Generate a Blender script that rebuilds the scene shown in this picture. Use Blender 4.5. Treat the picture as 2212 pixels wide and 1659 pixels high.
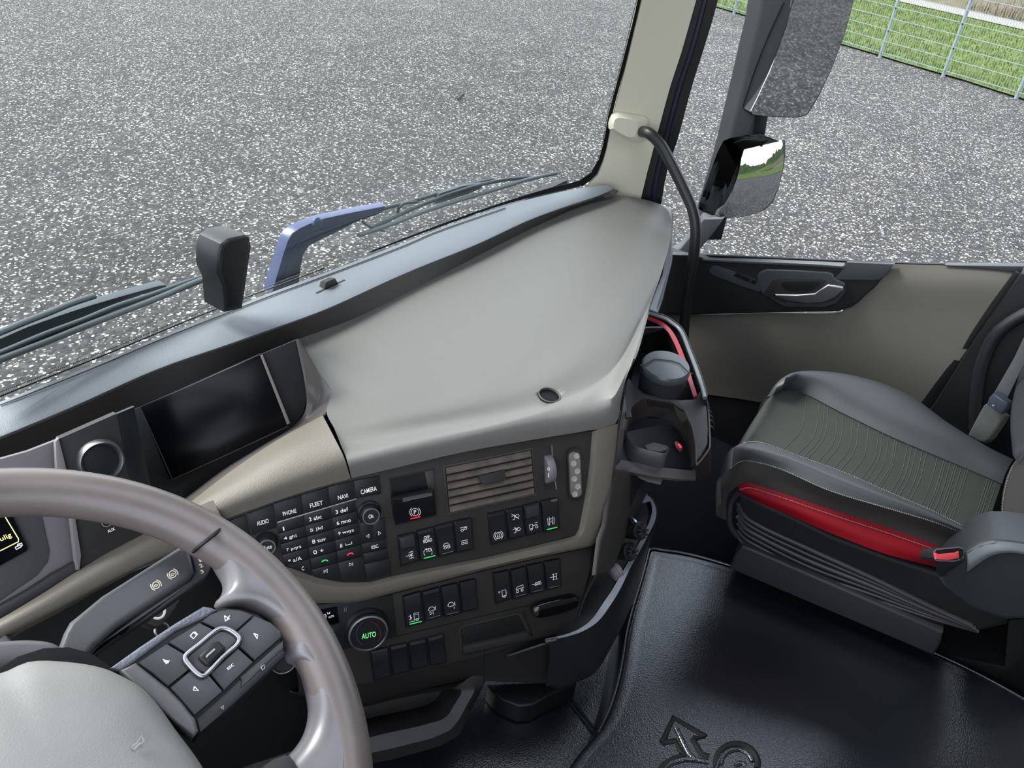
import bpy, bmesh, math, random
import numpy as np
from mathutils import Vector, Matrix
random.seed(7)
SC = bpy.context.scene
COL = SC.collection
for o in list(bpy.data.objects): bpy.data.objects.remove(o)

# ------------------------------------------------------------------ camera, sky, exposure
W, H, F = 2212, 1659, 1661.0
CAM = Vector((-0.8, 0.0, 2.9))
def _cam():
    dn = np.array([900 - W/2, 3200 - H/2, F]); dn /= np.linalg.norm(dn)
    up = -dn
    z = np.array([0, 0, 1.]); h = z - up*np.dot(z, up); h /= np.linalg.norm(h)
    r = np.cross(dn, h); a = math.radians(57)
    Wh = np.array([math.sin(a), math.cos(a), 0]); Wr = np.array([math.cos(a), -math.sin(a), 0]); Wu = np.array([0, 0, 1.])
    return np.outer(Wh, h) + np.outer(Wr, r) + np.outer(Wu, up)
M3 = _cam()
cd = bpy.data.cameras.new('camera'); cam = bpy.data.objects.new('camera', cd); COL.objects.link(cam)
cd.sensor_fit = 'HORIZONTAL'; cd.sensor_width = 36; cd.lens = F/W*36; cd.clip_start = 0.02; cd.clip_end = 500
X_, Y_, Z_ = M3 @ np.array([1, 0, 0]), M3 @ np.array([0, -1, 0]), M3 @ np.array([0, 0, -1])
cam.matrix_world = Matrix(((X_[0], Y_[0], Z_[0], CAM.x), (X_[1], Y_[1], Z_[1], CAM.y), (X_[2], Y_[2], Z_[2], CAM.z), (0, 0, 0, 1)))
SC.camera = cam

wd = bpy.data.worlds.new('sky'); SC.world = wd; wd.use_nodes = True
nt = wd.node_tree; nt.nodes.clear()
def wn(t): return nt.nodes.new(t)
tc = wn('ShaderNodeTexCoord'); mp = wn('ShaderNodeMapping'); ns = wn('ShaderNodeTexNoise'); cr = wn('ShaderNodeValToRGB')
sx = wn('ShaderNodeSeparateXYZ'); g = wn('ShaderNodeValToRGB'); mx = wn('ShaderNodeMix'); bg = wn('ShaderNodeBackground'); wo = wn('ShaderNodeOutputWorld')
mp.inputs['Scale'].default_value = (2, 2, 6); ns.inputs['Scale'].default_value = 1.6; ns.inputs['Detail'].default_value = 6
cr.color_ramp.elements[0].position = .42; cr.color_ramp.elements[1].position = .62
g.color_ramp.elements[0].position = 0.0; g.color_ramp.elements[0].color = (.88, .93, 1.0, 1)
g.color_ramp.elements[1].position = .6; g.color_ramp.elements[1].color = (.66, .78, 1.0, 1)
mx.data_type = 'RGBA'; mx.inputs['B'].default_value = (.97, .98, 1.0, 1)
nt.links.new(tc.outputs['Generated'], mp.inputs[0]); nt.links.new(mp.outputs[0], ns.inputs['Vector']); nt.links.new(ns.outputs[0], cr.inputs[0])
nt.links.new(tc.outputs['Generated'], sx.inputs[0]); nt.links.new(sx.outputs['Z'], g.inputs[0])
nt.links.new(cr.outputs[0], mx.inputs['Factor']); nt.links.new(g.outputs[0], mx.inputs['A'])
nt.links.new(mx.outputs['Result'], bg.inputs[0]); nt.links.new(bg.outputs[0], wo.inputs[0]); bg.inputs[1].default_value = 1.45
sd = bpy.data.lights.new('sun', 'SUN'); sun = bpy.data.objects.new('sun', sd); COL.objects.link(sun)
sd.energy = 3.2; sd.angle = math.radians(26); sd.color = (1.0, .985, .965)
sun.rotation_euler = Vector((-.20, .66, .80)).to_track_quat('Z', 'Y').to_euler()   # veiled by thin cloud, ahead of the cab
SC.view_settings.view_transform = 'Standard'; SC.view_settings.look = 'None'
SC.view_settings.exposure = 1.35; SC.view_settings.gamma = 1.0
try: SC.view_settings.use_curve_mapping = False
except Exception: pass
SC.cycles.max_bounces = 10; SC.cycles.diffuse_bounces = 5; SC.cycles.transparent_max_bounces = 16
SC.cycles.sample_clamp_indirect = 6.0; SC.cycles.caustics_reflective = False; SC.cycles.caustics_refractive = False

# ------------------------------------------------------------------ pixel -> place helpers
def ray(px, py):
    d = M3 @ np.array([px - W/2, py - H/2, F]); return Vector(d).normalized()
def Zp(px, py, z):
    d = ray(px, py); return CAM + d*((z - CAM.z)/d.z)
def Xp(px, py, x):
    d = ray(px, py); return CAM + d*((x - CAM.x)/d.x)
def Yp(px, py, y):
    d = ray(px, py); return CAM + d*((y - CAM.y)/d.y)
def Dp(px, py, t): return CAM + ray(px, py)*t
class Plane:
    def __init__(s, P, n, right=(1, 0, 0)):
        s.P = Vector(P); s.n = Vector(n).normalized()
        r = Vector(right); s.u = (r - s.n*r.dot(s.n)).normalized(); s.v = s.u.cross(s.n).normalized()  # v points down
        if s.v.z > 0: s.v = -s.v
    def p(s, px, py, off=0.0):
        d = ray(px, py); return CAM + d*((s.P + s.n*off - CAM).dot(s.n)/d.dot(s.n))
    def pts(s, L, off=0.0): return [s.p(a, b, off) for a, b in L]
def zz(L): return [Zp(*t) for t in L]

# ------------------------------------------------------------------ materials
def lin(c): 
    c = [v/255. for v in c]; return tuple([(v/12.92 if v <= .04045 else ((v+.055)/1.055)**2.4) for v in c] + [1.0])
MATS = {}
def mat(name, col, rough=.55, spec=.5, metal=0., bump=0., bscale=600, noise=0., nscale=8, emit=None, estr=0., coat=0., sheen=0.):
    if name in MATS: return MATS[name]
    m = bpy.data.materials.new(name); m.use_nodes = True; n = m.node_tree; b = n.nodes['Principled BSDF']
    c = lin(col); b.inputs['Base Color'].default_value = c; b.inputs['Roughness'].default_value = rough
    b.inputs['Specular IOR Level'].default_value = spec; b.inputs['Metallic'].default_value = metal
    b.inputs['Coat Weight'].default_value = coat; b.inputs['Sheen Weight'].default_value = sheen
    if emit: b.inputs['Emission Color'].default_value = lin(emit); b.inputs['Emission Strength'].default_value = estr
    t = n.nodes.new('ShaderNodeTexCoord')
    if bump:
        x = n.nodes.new('ShaderNodeTexNoise'); x.inputs['Scale'].default_value = bscale; x.inputs['Detail'].default_value = 3
        bp = n.nodes.new('ShaderNodeBump'); bp.inputs['Strength'].default_value = bump; bp.inputs['Distance'].default_value = .0012
        n.links.new(t.outputs['Object'], x.inputs['Vector']); n.links.new(x.outputs[0], bp.inputs['Height']); n.links.new(bp.outputs[0], b.inputs['Normal'])
    if noise:
        x = n.nodes.new('ShaderNodeTexNoise'); x.inputs['Scale'].default_value = nscale; x.inputs['Detail'].default_value = 5
        r = n.nodes.new('ShaderNodeMapRange'); r.inputs['To Min'].default_value = 1 - noise; r.inputs['To Max'].default_value = 1 + noise
        r.inputs['From Min'].default_value = .3; r.inputs['From Max'].default_value = .7
        h = n.nodes.new('ShaderNodeVectorMath'); h.operation = 'SCALE'; h.inputs[0].default_value = c[:3]
        n.links.new(t.outputs['Object'], x.inputs['Vector']); n.links.new(x.outputs[0], r.inputs['Value']); n.links.new(r.outputs[0], h.inputs['Scale'])
        n.links.new(h.outputs[0], b.inputs['Base Color'])
        r2 = n.nodes.new('ShaderNodeMapRange'); r2.inputs['To Min'].default_value = max(0, rough-.06); r2.inputs['To Max'].default_value = min(1, rough+.06)
        n.links.new(x.outputs[0], r2.inputs['Value']); n.links.new(r2.outputs[0], b.inputs['Roughness'])
    MATS[name] = m; return m
def glass_mat(name, tint=(.94, .96, .95), refl=.05):
    m = bpy.data.materials.new(name); m.use_nodes = True; n = m.node_tree; n.nodes.clear()
    t = n.nodes.new('ShaderNodeBsdfTransparent'); t.inputs[0].default_value = (*tint, 1)
    gl = n.nodes.new('ShaderNodeBsdfGlossy'); gl.inputs['Roughness'].default_value = 0.0
    f = n.nodes.new('ShaderNodeFresnel'); f.inputs[0].default_value = 1.25
    mx = n.nodes.new('ShaderNodeMixShader'); o = n.nodes.new('ShaderNodeOutputMaterial')
    n.links.new(f.outputs[0], mx.inputs[0]); n.links.new(t.outputs[0], mx.inputs[1]); n.links.new(gl.outputs[0], mx.inputs[2]); n.links.new(mx.outputs[0], o.inputs[0])
    return m
def ramp(n, stops):
    r = n.nodes.new('ShaderNodeValToRGB'); e = r.color_ramp.elements
    while len(e) < len(stops): e.new(.5)
    for i, (p, c) in enumerate(stops): e[i].position = p; e[i].color = lin(c)
    return r
def gravel_mat():
    m = bpy.data.materials.new('gravel'); m.use_nodes = True; n = m.node_tree; b = n.nodes['Principled BSDF']; L = n.links.new
    t = n.nodes.new('ShaderNodeTexCoord')
    w = n.nodes.new('ShaderNodeTexNoise'); w.inputs['Scale'].default_value = 30; w.inputs['Detail'].default_value = 2
    ws = n.nodes.new('ShaderNodeVectorMath'); ws.operation = 'SCALE'; ws.inputs['Scale'].default_value = .03; L(w.outputs['Color'], ws.inputs[0])
    wa = n.nodes.new('ShaderNodeVectorMath'); wa.operation = 'ADD'; L(t.outputs['Object'], w.inputs['Vector']); L(t.outputs['Object'], wa.inputs[0]); L(ws.outputs[0], wa.inputs[1])
    def vor(s):
        v = n.nodes.new('ShaderNodeTexVoronoi'); v.inputs['Scale'].default_value = s; L(wa.outputs[0], v.inputs['Vector']); sp = n.nodes.new('ShaderNodeSeparateColor'); L(v.outputs['Color'], sp.inputs[0]); return v, sp
    v1, s1 = vor(31); v2, s2 = vor(54); 
    r1 = ramp(n, [(0, (30, 29, 28)), (.45, (42, 41, 40)), (.80, (54, 52, 50)), (.9, (66, 63, 59))]); L(s1.outputs[0], r1.inputs[0])
    # light chips: cells with a high random value, only near the cell centre
    def chips(v, sp, thr, rad):
        a = n.nodes.new('ShaderNodeMath'); a.operation = 'GREATER_THAN'; a.inputs[1].default_value = thr; L(sp.outputs[1], a.inputs[0])
        d = n.nodes.new('ShaderNodeMapRange'); d.inputs['From Min'].default_value = rad; d.inputs['From Max'].default_value = rad*.6; L(v.outputs['Distance'], d.inputs['Value'])
        p = n.nodes.new('ShaderNodeMath'); p.operation = 'MULTIPLY'; L(a.outputs[0], p.inputs[0]); L(d.outputs[0], p.inputs[1]); return p
    c1 = chips(v1, s1, .79, .48); c2 = chips(v2, s2, .80, .5)
    mxx = n.nodes.new('ShaderNodeMath'); mxx.operation = 'MAXIMUM'; L(c1.outputs[0], mxx.inputs[0]); L(c2.outputs[0], mxx.inputs[1])
    cc = ramp(n, [(0, (128, 126, 122)), (.6, (168, 165, 160)), (.93, (170, 160, 144)), (.97, (146, 122, 102))]); L(s1.outputs[2], cc.inputs[0])
    mm = n.nodes.new('ShaderNodeMix'); mm.data_type = 'RGBA'; L(mxx.outputs[0], mm.inputs['Factor']); L(r1.outputs[0], mm.inputs['A']); L(cc.outputs[0], mm.inputs['B'])
    lo = n.nodes.new('ShaderNodeTexNoise'); lo.inputs['Scale'].default_value = .8; lo.inputs['Detail'].default_value = 5; L(t.outputs['Object'], lo.inputs['Vector'])
    lr = n.nodes.new('ShaderNodeMapRange'); lr.inputs['From Min'].default_value = .3; lr.inputs['From Max'].default_value = .7; lr.inputs['To Min'].default_value = .78; lr.inputs['To Max'].default_value = 1.15; L(lo.outputs[0], lr.inputs['Value'])
    sc_ = n.nodes.new('ShaderNodeVectorMath'); sc_.operation = 'SCALE'; L(mm.outputs['Result'], sc_.inputs[0]); L(lr.outputs[0], sc_.inputs['Scale'])
    L(sc_.outputs[0], b.inputs['Base Color']); b.inputs['Roughness'].default_value = .85; b.inputs['Specular IOR Level'].default_value = .3
    bp = n.nodes.new('ShaderNodeBump'); bp.inputs['Strength'].default_value = .9; bp.inputs['Distance'].default_value = .012
    iv = n.nodes.new('ShaderNodeMath'); iv.operation = 'SUBTRACT'; iv.inputs[0].default_value = 1; L(v1.outputs['Distance'], iv.inputs[1]); L(iv.outputs[0], bp.inputs['Height']); L(bp.outputs[0], b.inputs['Normal'])
    return m
def grass_mat(name, a, b_, c_, s=6):
    m = bpy.data.materials.new(name); m.use_nodes = True; n = m.node_tree; b = n.nodes['Principled BSDF']; L = n.links.new
    t = n.nodes.new('ShaderNodeTexCoord'); x = n.nodes.new('ShaderNodeTexNoise'); x.inputs['Scale'].default_value = s; x.inputs['Detail'].default_value = 8; x.inputs['Roughness'].default_value = .7
    r = ramp(n, [(.3, a), (.5, b_), (.68, c_)]); L(t.outputs['Object'], x.inputs['Vector']); L(x.outputs[0], r.inputs[0]); L(r.outputs[0], b.inputs['Base Color'])
    b.inputs['Roughness'].default_value = .8; b.inputs['Specular IOR Level'].default_value = .2
    return m
def pattern_mat(name, col, rough, kind, scale, strength=.6):
    m = bpy.data.materials.new(name); m.use_nodes = True; n = m.node_tree; b = n.nodes['Principled BSDF']; L = n.links.new
    b.inputs['Base Color'].default_value = lin(col); b.inputs['Roughness'].default_value = rough
    t = n.nodes.new('ShaderNodeTexCoord')
    if kind == 'leather':
        x = n.nodes.new('ShaderNodeTexVoronoi'); x.inputs['Scale'].default_value = scale; out = x.outputs['Distance']
        y = n.nodes.new('ShaderNodeTexNoise'); y.inputs['Scale'].default_value = 14; y.inputs['Detail'].default_value = 4; L(t.outputs['Object'], y.inputs['Vector'])
        ad = n.nodes.new('ShaderNodeMath'); ad.operation = 'MULTIPLY_ADD'; ad.inputs[1].default_value = 2.2; L(y.outputs[0], ad.inputs[0]); L(out, ad.inputs[2]); hh = ad.outputs[0]
    else:
        x = n.nodes.new('ShaderNodeTexBrick'); x.inputs['Scale'].default_value = scale; x.inputs['Mortar Size'].default_value = .08; out = x.outputs['Fac']; hh = out
    L(t.outputs['Object'], x.inputs['Vector'])
    bp = n.nodes.new('ShaderNodeBump'); bp.inputs['Strength'].default_value = strength; bp.inputs['Distance'].default_value = .0015
    L(hh, bp.inputs['Height']); L(bp.outputs[0], b.inputs['Normal']); MATS[name] = m; return m

BEIGE = mat('beige dash plastic', (102, 100, 96), .55, .45, bump=.25, bscale=700)
BEIGE2 = mat('beige trim plastic', (104, 98, 88), .55, .45, bump=.45, bscale=480)
PILLAR = mat('cream pillar plastic', (228, 224, 202), .6, .3, bump=.05, bscale=500)
SHELF = mat('sky sheen shelf plastic', (112, 118, 124), .38, .7, bump=.3, bscale=900)  # dark plastic; base colour raised and blued to carry the sky's sheen
DARK = mat('black dash plastic', (40, 38, 37), .5, .45, bump=.12, bscale=800, noise=.08)
DARKER = mat('deep black plastic', (17, 17, 19), .5, .4, bump=.05)
FASCIA = mat('fascia plastic', (46, 42, 40), .5, .45, noise=.1, nscale=30)
SWITCH = mat('switch plastic', (20, 21, 24), .38, .5, noise=.1)
KEY = mat('key plastic', (24, 24, 26), .42, .5)
WALLG = mat('mauve grey plastic', (112, 107, 110), .5, .4, noise=.06)
WHITE = mat('white print', (235, 235, 235), .5, .3, emit=(235, 235, 235), estr=.12)
GREYP = mat('grey print', (150, 150, 150), .5, .3)
GREEN = mat('green lamp', (40, 200, 90), .5, emit=(40, 200, 90), estr=.45)
GREENT = mat('green backlit print', (120, 220, 140), .5, emit=(120, 220, 140), estr=.35)
RED = mat('red lamp', (230, 30, 50), .5, emit=(235, 30, 55), estr=.9)
CHROME = mat('chrome', (215, 215, 218), .14, .5, metal=1.)
CHROME2 = mat('satin metal', (165, 165, 168), .35, .5, metal=1.)
SCREEN = mat('screen glass', (4, 5, 9), .22, .2)
LEATHW = mat('wheel leather', (98, 90, 87), .36, .55, noise=.16, nscale=14)
WPLAST = mat('wheel grey plastic', (80, 78, 80), .42, .5, bump=.12, bscale=900)
HUBM = mat('wheel hub plastic', (132, 130, 126), .45, .5, bump=.2, bscale=800)
SEATS = mat('seat vinyl', (54, 56, 58), .5, .5, bump=.1, bscale=500)
SEATSD = mat('seat side cloth', (58, 56, 53), .7, .3, bump=.2, bscale=900)
SEATR = mat('red vinyl', (122, 6, 20), .6, .2)
STITCH = mat('grey stitching', (140, 138, 132), .7)
RUBBER = mat('black rubber', (18, 18, 19), .5, .4)
REDTRIM = mat('red trim', (140, 10, 28), .4, .5)
MIRP = mat('mirror housing plastic', (30, 34, 37), .5, .4, noise=.08)
MIRG = mat('mirror silver', (165, 168, 172), .02, .5, metal=1.)
BLUEP = mat('blue paint', (52, 62, 100), .35, .5)
WIPER = mat('wiper plastic', (58, 66, 70), .5, .4)
POST = mat('pale painted steel', (120, 132, 136), .5, .4)
DOORF = mat('door fabric panel', (104, 100, 92), .75, .25, bump=.1, bscale=700)
CARPET = mat('black carpet', (20, 21, 27), .95, .1, bump=.9, bscale=1500)
NAVY = mat('navy paint', (14, 18, 52), .4, .5)
LEATH = pattern_mat('black leather cover', (17, 19, 24), .22, 'leather', 420, .2); LEATH.node_tree.nodes['Principled BSDF'].inputs['Specular IOR Level'].default_value = .9; LEATH.node_tree.nodes['Principled BSDF'].inputs['Coat Weight'].default_value = .6; LEATH.node_tree.nodes['Principled BSDF'].inputs['Coat Roughness'].default_value = .22
MESHM = pattern_mat('knurled rubber', (26, 27, 29), .5, 'brick', 90, 1.0)
YELL = mat('yellow display line', (225, 220, 140), .5, emit=(225, 220, 140), estr=.5)
GREYF = mat('grey felt', (100, 100, 98), .95, .1, bump=1.0, bscale=900)
BELT = mat('grey belt webbing', (96, 98, 100), .8, .2)
PINK = mat('red buckle button', (215, 70, 78), .45)
CLEAR = mat('clear lens', (112, 109, 104), .12, .6, noise=.15, nscale=90)

# ------------------------------------------------------------------ mesh helpers
def finish(bm, name, material, parent=None, sharp=35, flat=False):
    me = bpy.data.meshes.new(name)
    bmesh.ops.recalc_face_normals(bm, faces=bm.faces[:])
    off = Vector((0, 0, 0))
    if parent is not None:
        q = parent
        while q is not None: off += q.location; q = q.parent
    elif bm.verts:
        cs = [v.co for v in bm.verts]; off = Vector((sum(c.x for c in cs)/len(cs), sum(c.y for c in cs)/len(cs), min(c.z for c in cs)))
    for v in bm.verts: v.co -= off
    bm.to_mesh(me); bm.free()
    me.materials.append(material)
    if not flat:
        me.polygons.foreach_set('use_smooth', [True]*len(me.polygons))
        try: me.set_sharp_from_angle(angle=math.radians(sharp))
        except Exception: pass
    o = bpy.data.objects.new(name, me); COL.objects.link(o)
    if parent is not None: o.parent = parent
    else: o.location = off
    return o
def thing(name, label, cat, loc, group=None):
    o = bpy.data.objects.new(name, None); COL.objects.link(o); o.location = Vector(loc); o.empty_display_size = .05
    o['label'] = label; o['category'] = cat
    if group: o['group'] = group
    return o
def tag(o, label=None, cat=None, group=None, kind=None):
    if label: o['label'] = label
    if cat: o['category'] = cat
    if group: o['group'] = group
    if kind: o['kind'] = kind
    return o
def cr(pts, n, closed=False):
    """n points evenly along a Catmull-Rom curve through pts"""
    pts = [Vector(p) for p in pts]; N = len(pts)
    if N == 2: return [pts[0].lerp(pts[1], i/(n-1)) for i in range(n)]
    dense = []; segs = N if closed else N-1
    for i in range(segs):
        p1, p2 = pts[i % N], pts[(i+1) % N]
        p0 = pts[(i-1) % N] if closed or i > 0 else p1*2-p2
        p3 = pts[(i+2) % N] if closed or i+2 < N else p2*2-p1
        t0 = 0; t1 = t0+max(1e-6, (p1-p0).length)**.5; t2 = t1+max(1e-6, (p2-p1).length)**.5; t3 = t2+max(1e-6, (p3-p2).length)**.5
        for k in range(12):
            t = t1+(t2-t1)*k/12
            A1 = p0*((t1-t)/(t1-t0))+p1*((t-t0)/(t1-t0)); A2 = p1*((t2-t)/(t2-t1))+p2*((t-t1)/(t2-t1)); A3 = p2*((t3-t)/(t3-t2))+p3*((t-t2)/(t3-t2))
            B1 = A1*((t2-t)/(t2-t0))+A2*((t-t0)/(t2-t0)); B2 = A2*((t3-t)/(t3-t1))+A3*((t-t1)/(t3-t1))
            dense.append(B1*((t2-t)/(t2-t1))+B2*((t-t1)/(t2-t1)))
    dense.append(pts[0] if closed else pts[-1])
    acc = [0]
    for a, b in zip(dense, dense[1:]): acc.append(acc[-1]+(b-a).length)
    out = []; j = 0; tot = acc[-1]; m = n if closed else n-1
    for i in range(n):
        s = tot*i/m
        while j < len(acc)-2 and acc[j+1] < s: j += 1
        d = acc[j+1]-acc[j]; out.append(dense[j].lerp(dense[j+1], 0 if d < 1e-9 else (s-acc[j])/d))
    return out
def lr(pts, n):
    """linear resample"""
    pts = [Vector(p) for p in pts]; acc = [0]
    for a, b in zip(pts, pts[1:]): acc.append(acc[-1]+(b-a).length)
    out = []; j = 0
    for i in range(n):
        s = acc[-1]*i/(n-1)
        while j < len(acc)-2 and acc[j+1] < s: j += 1
        d = acc[j+1]-acc[j]; out.append(pts[j].lerp(pts[j+1], 0 if d < 1e-9 else (s-acc[j])/d))
    return out
def sheet_bm(rows, nu=24, nv=None, thick=0., closed_u=False):
    R_ = [cr(r, nu, closed_u) for r in rows]
    if nv:
        cols = [cr([r[i] for r in R_], nv) for i in range(nu)]
        R_ = [[c[k] for c in cols] for k in range(nv)]
    bm = bmesh.new(); V = [[bm.verts.new(p) for p in r] for r in R_]
    for a, b in zip(V, V[1:]):
        for i in range(nu if closed_u else nu-1):
            try: bm.faces.new((a[i], a[(i+1) % nu], b[(i+1) % nu], b[i]))
            except ValueError: pass
    if thick:
        bmesh.ops.recalc_face_normals(bm, faces=bm.faces[:])
        # make the skin grow away from the camera
        s = sum((f.normal.dot(CAM-f.calc_center_median()) > 0) for f in bm.faces)
        if s < len(bm.faces)/2: bmesh.ops.reverse_faces(bm, faces=bm.faces[:])
        bmesh.ops.solidify(bm, geom=bm.faces[:], thickness=thick)
    return bm
def sheet(name, rows, m, parent=None, nu=24, nv=None, thick=0.004, sharp=40):
    return finish(sheet_bm(rows, nu, nv, thick), name, m, parent, sharp)
def slab_bm(pts, vec, bevel=0., seg=2, bm=None):
    """polygon pts (front face) extruded by vec, front edges bevelled"""
    own = bm is None
    if own: bm = bmesh.new()
    vec = Vector(vec); a = [bm.verts.new(p) for p in pts]; b = [bm.verts.new(Vector(p)+vec) for p in pts]
    fr = bm.faces.new(a); bm.faces.new(b[::-1]); n = len(a)
    for i in range(n): bm.faces.new((a[i], b[i], b[(i+1) % n], a[(i+1) % n]))
    if bevel:
        es = list(fr.edges)
        bmesh.ops.recalc_face_normals(bm, faces=bm.faces[:])
        bmesh.ops.bevel(bm, geom=es, offset=bevel, segments=seg, profile=.6, affect='EDGES', clamp_overlap=True)
    return bm
def slab(name, pts, vec, m, parent=None, bevel=.001, seg=2, sharp=40):
    return finish(slab_bm(pts, vec, bevel, seg), name, m, parent, sharp)
def plate(name, pl, px, front, depth, m, parent=None, bevel=.001, seg=2, smooth=0, sharp=40):
    pts = pl.pts(px, front)
    if smooth: pts = cr(pts, smooth, True)
    return slab(name, pts, -pl.n*depth, m, parent, bevel, seg, sharp)
def rect_bm(bm, c, u, v, w, hu, hv, hw, bevel=0.):
    """box centred at c with half sizes"""
    q = [c+u*(sx*hu)+v*(sy*hv)+w*(sz*hw) for sz in (1, -1) for sx, sy in ((-1, -1), (1, -1), (1, 1), (-1, 1))]
    V = [bm.verts.new(p) for p in q]
    fs = [bm.faces.new([V[i] for i in ix]) for ix in ((0, 1, 2, 3), (7, 6, 5, 4), (0, 4, 5, 1), (1, 5, 6, 2), (2, 6, 7, 3), (3, 7, 4, 0))]
    if bevel:
        es = list({e for f in fs for e in f.edges}); bmesh.ops.recalc_face_normals(bm, faces=fs)
        bmesh.ops.bevel(bm, geom=es, offset=bevel, segments=2, affect='EDGES', clamp_overlap=True)
def tube_bm(pts, r, res=12, closed=False, bm=None, caps=True, flat=1.0, upv=None):
    if bm is None: bm = bmesh.new()
    n = len(pts); rs = r if isinstance(r, (list, tuple)) else [r]*n
    T = []
    for i in range(n):
        a = pts[(i-1) % n] if closed or i > 0 else pts[i]; b = pts[(i+1) % n] if closed or i < n-1 else pts[i]
        T.append((Vector(b)-Vector(a)).normalized())
    up = Vector(upv) if upv else Vector((0, 0, 1))
    if abs(T[0].dot(up)) > .95: up = Vector((0, 1, 0))
    N = (up - T[0]*up.dot(T[0])).normalized(); rings = []
    for i in range(n):
        N = (N - T[i]*N.dot(T[i])).normalized() if not upv else (Vector(upv)-T[i]*Vector(upv).dot(T[i])).normalized()
        B = T[i].cross(N)
        rings.append([bm.verts.new(Vector(pts[i]) + (N*math.cos(2*math.pi*k/res)*flat + B*math.sin(2*math.pi*k/res))*rs[i]) for k in range(res)])
    for i in range(n if closed else n-1):
        a, b = rings[i], rings[(i+1) % n]
        for k in range(res): bm.faces.new((a[k], a[(k+1) % res], b[(k+1) % res], b[k]))
    if caps and not closed: bm.faces.new(rings[0][::-1]); bm.faces.new(rings[-1])
    return bm
def tube(name, pts, r, m, parent=None, n=24, res=12, closed=False, flat=1.0, upv=None):
    return finish(tube_bm(cr(pts, n, closed) if n else [Vector(p) for p in pts], r, res, closed, flat=flat, upv=upv), name, m, parent, 50)
def lathe_bm(c, axis, prof, n=32, bm=None, rib=None, ring=False):
    if bm is None: bm = bmesh.new()
    ax = Vector(axis).normalized(); up = Vector((0, 0, 1)) if abs(ax.z) < .9 else Vector((1, 0, 0))
    u = (up-ax*up.dot(ax)).normalized(); v = ax.cross(u); rings = []
    for r, h in prof:
        if r < 1e-6: rings.append([bm.verts.new(Vector(c)+ax*h)])
        else: rings.append([bm.verts.new(Vector(c)+ax*h+(u*math.cos(2*math.pi*k/n)+v*math.sin(2*math.pi*k/n))*r*(1+(rib[1]*math.cos(rib[0]*2*math.pi*k/n) if rib else 0))) for k in range(n)])
    for a, b in zip(rings, rings[1:]):
        if len(a) == 1 and len(b) == 1: continue
        for k in range(n):
            if len(a) == 1: bm.faces.new((a[0], b[(k+1) % n], b[k]))
            elif len(b) == 1: bm.faces.new((a[k], a[(k+1) % n], b[0]))
            else: bm.faces.new((a[k], a[(k+1) % n], b[(k+1) % n], b[k]))
    if ring and len(rings[0]) > 1 and len(rings[-1]) > 1:
        a, b = rings[-1], rings[0]
        for k in range(n): bm.faces.new((a[k], a[(k+1) % n], b[(k+1) % n], b[k]))
        return bm
    if len(rings[0]) > 1: bm.faces.new(rings[0][::-1])
    if len(rings[-1]) > 1: bm.faces.new(rings[-1])
    return bm
def lathe(name, c, axis, prof, m, parent=None, n=32, sharp=40, rib=None):
    return finish(lathe_bm(c, axis, prof, n, rib=rib, ring=name.endswith('ring') or name == 'lock_edge'), name, m, parent, sharp)
def text(name, s, pl, cx, cy, wpx, hpx, dirpx, m, parent, off=.0006, mirror=False):
    """print of given pixel size centred at a pixel of a plane"""
    cu = bpy.data.curves.new('t', 'FONT'); cu.body = s; cu.size = 1; cu.align_x = 'CENTER'; cu.align_y = 'CENTER'; cu.extrude = .004; cu.offset = .004
    o = bpy.data.objects.new('t', cu); COL.objects.link(o); bpy.context.view_layer.update()
    me = bpy.data.meshes.new_from_object(o.evaluated_get(bpy.context.evaluated_depsgraph_get()))
    bpy.data.objects.remove(o)
    xs = [v.co.x for v in me.vertices]; ys = [v.co.y for v in me.vertices]
    if not xs: return None
    x0, x1, y0, y1 = min(xs), max(xs), min(ys), max(ys)
    c = pl.p(cx, cy, off); dx, dy = dirpx; L = math.hypot(dx, dy); dx /= L; dy /= L
    e1 = pl.p(cx+dx*wpx/2, cy+dy*wpx/2, off)-pl.p(cx-dx*wpx/2, cy-dy*wpx/2, off)
    v = pl.n.cross(e1).normalized(); q = pl.p(cx, cy-hpx/2, off)-pl.p(cx, cy+hpx/2, off); hv = abs(q.dot(v))
    if mirror: e1 = -e1
    bm = bmesh.new(); bm.from_mesh(me); bpy.data.meshes.remove(me)
    for vv in bm.verts:
        a = (vv.co.x-(x0+x1)/2)/(x1-x0); b_ = (vv.co.y-(y0+y1)/2)/max(1e-6, (y1-y0))
        vv.co = c + e1*a + v*(hv*b_) + pl.n*(vv.co.z*.03)
    return finish(bm, name, m, parent, flat=True)
def strokes(name, pl, lines, m, parent, r=.0005, off=.0006):
    """thin raised print: list of pixel polylines on a plane"""
    bm = bmesh.new()
    for L in lines:
        P = [pl.p(a, b, off) for a, b in L]
        if len(P) > 1: tube_bm(P, r, 6, bm=bm, flat=.4, upv=pl.n)
    return finish(bm, name, m, parent)
def circ(cx, cy, rx, ry=None, n=14, a0=0, a1=360, rot=0):
    ry = ry or rx; out = []; ro = math.radians(rot)
    for i in range(n+1):
        a = math.radians(a0+(a1-a0)*i/n); x, y = rx*math.cos(a), ry*math.sin(a)
        out.append((cx+x*math.cos(ro)-y*math.sin(ro), cy+x*math.sin(ro)+y*math.cos(ro)))
    return out

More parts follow.
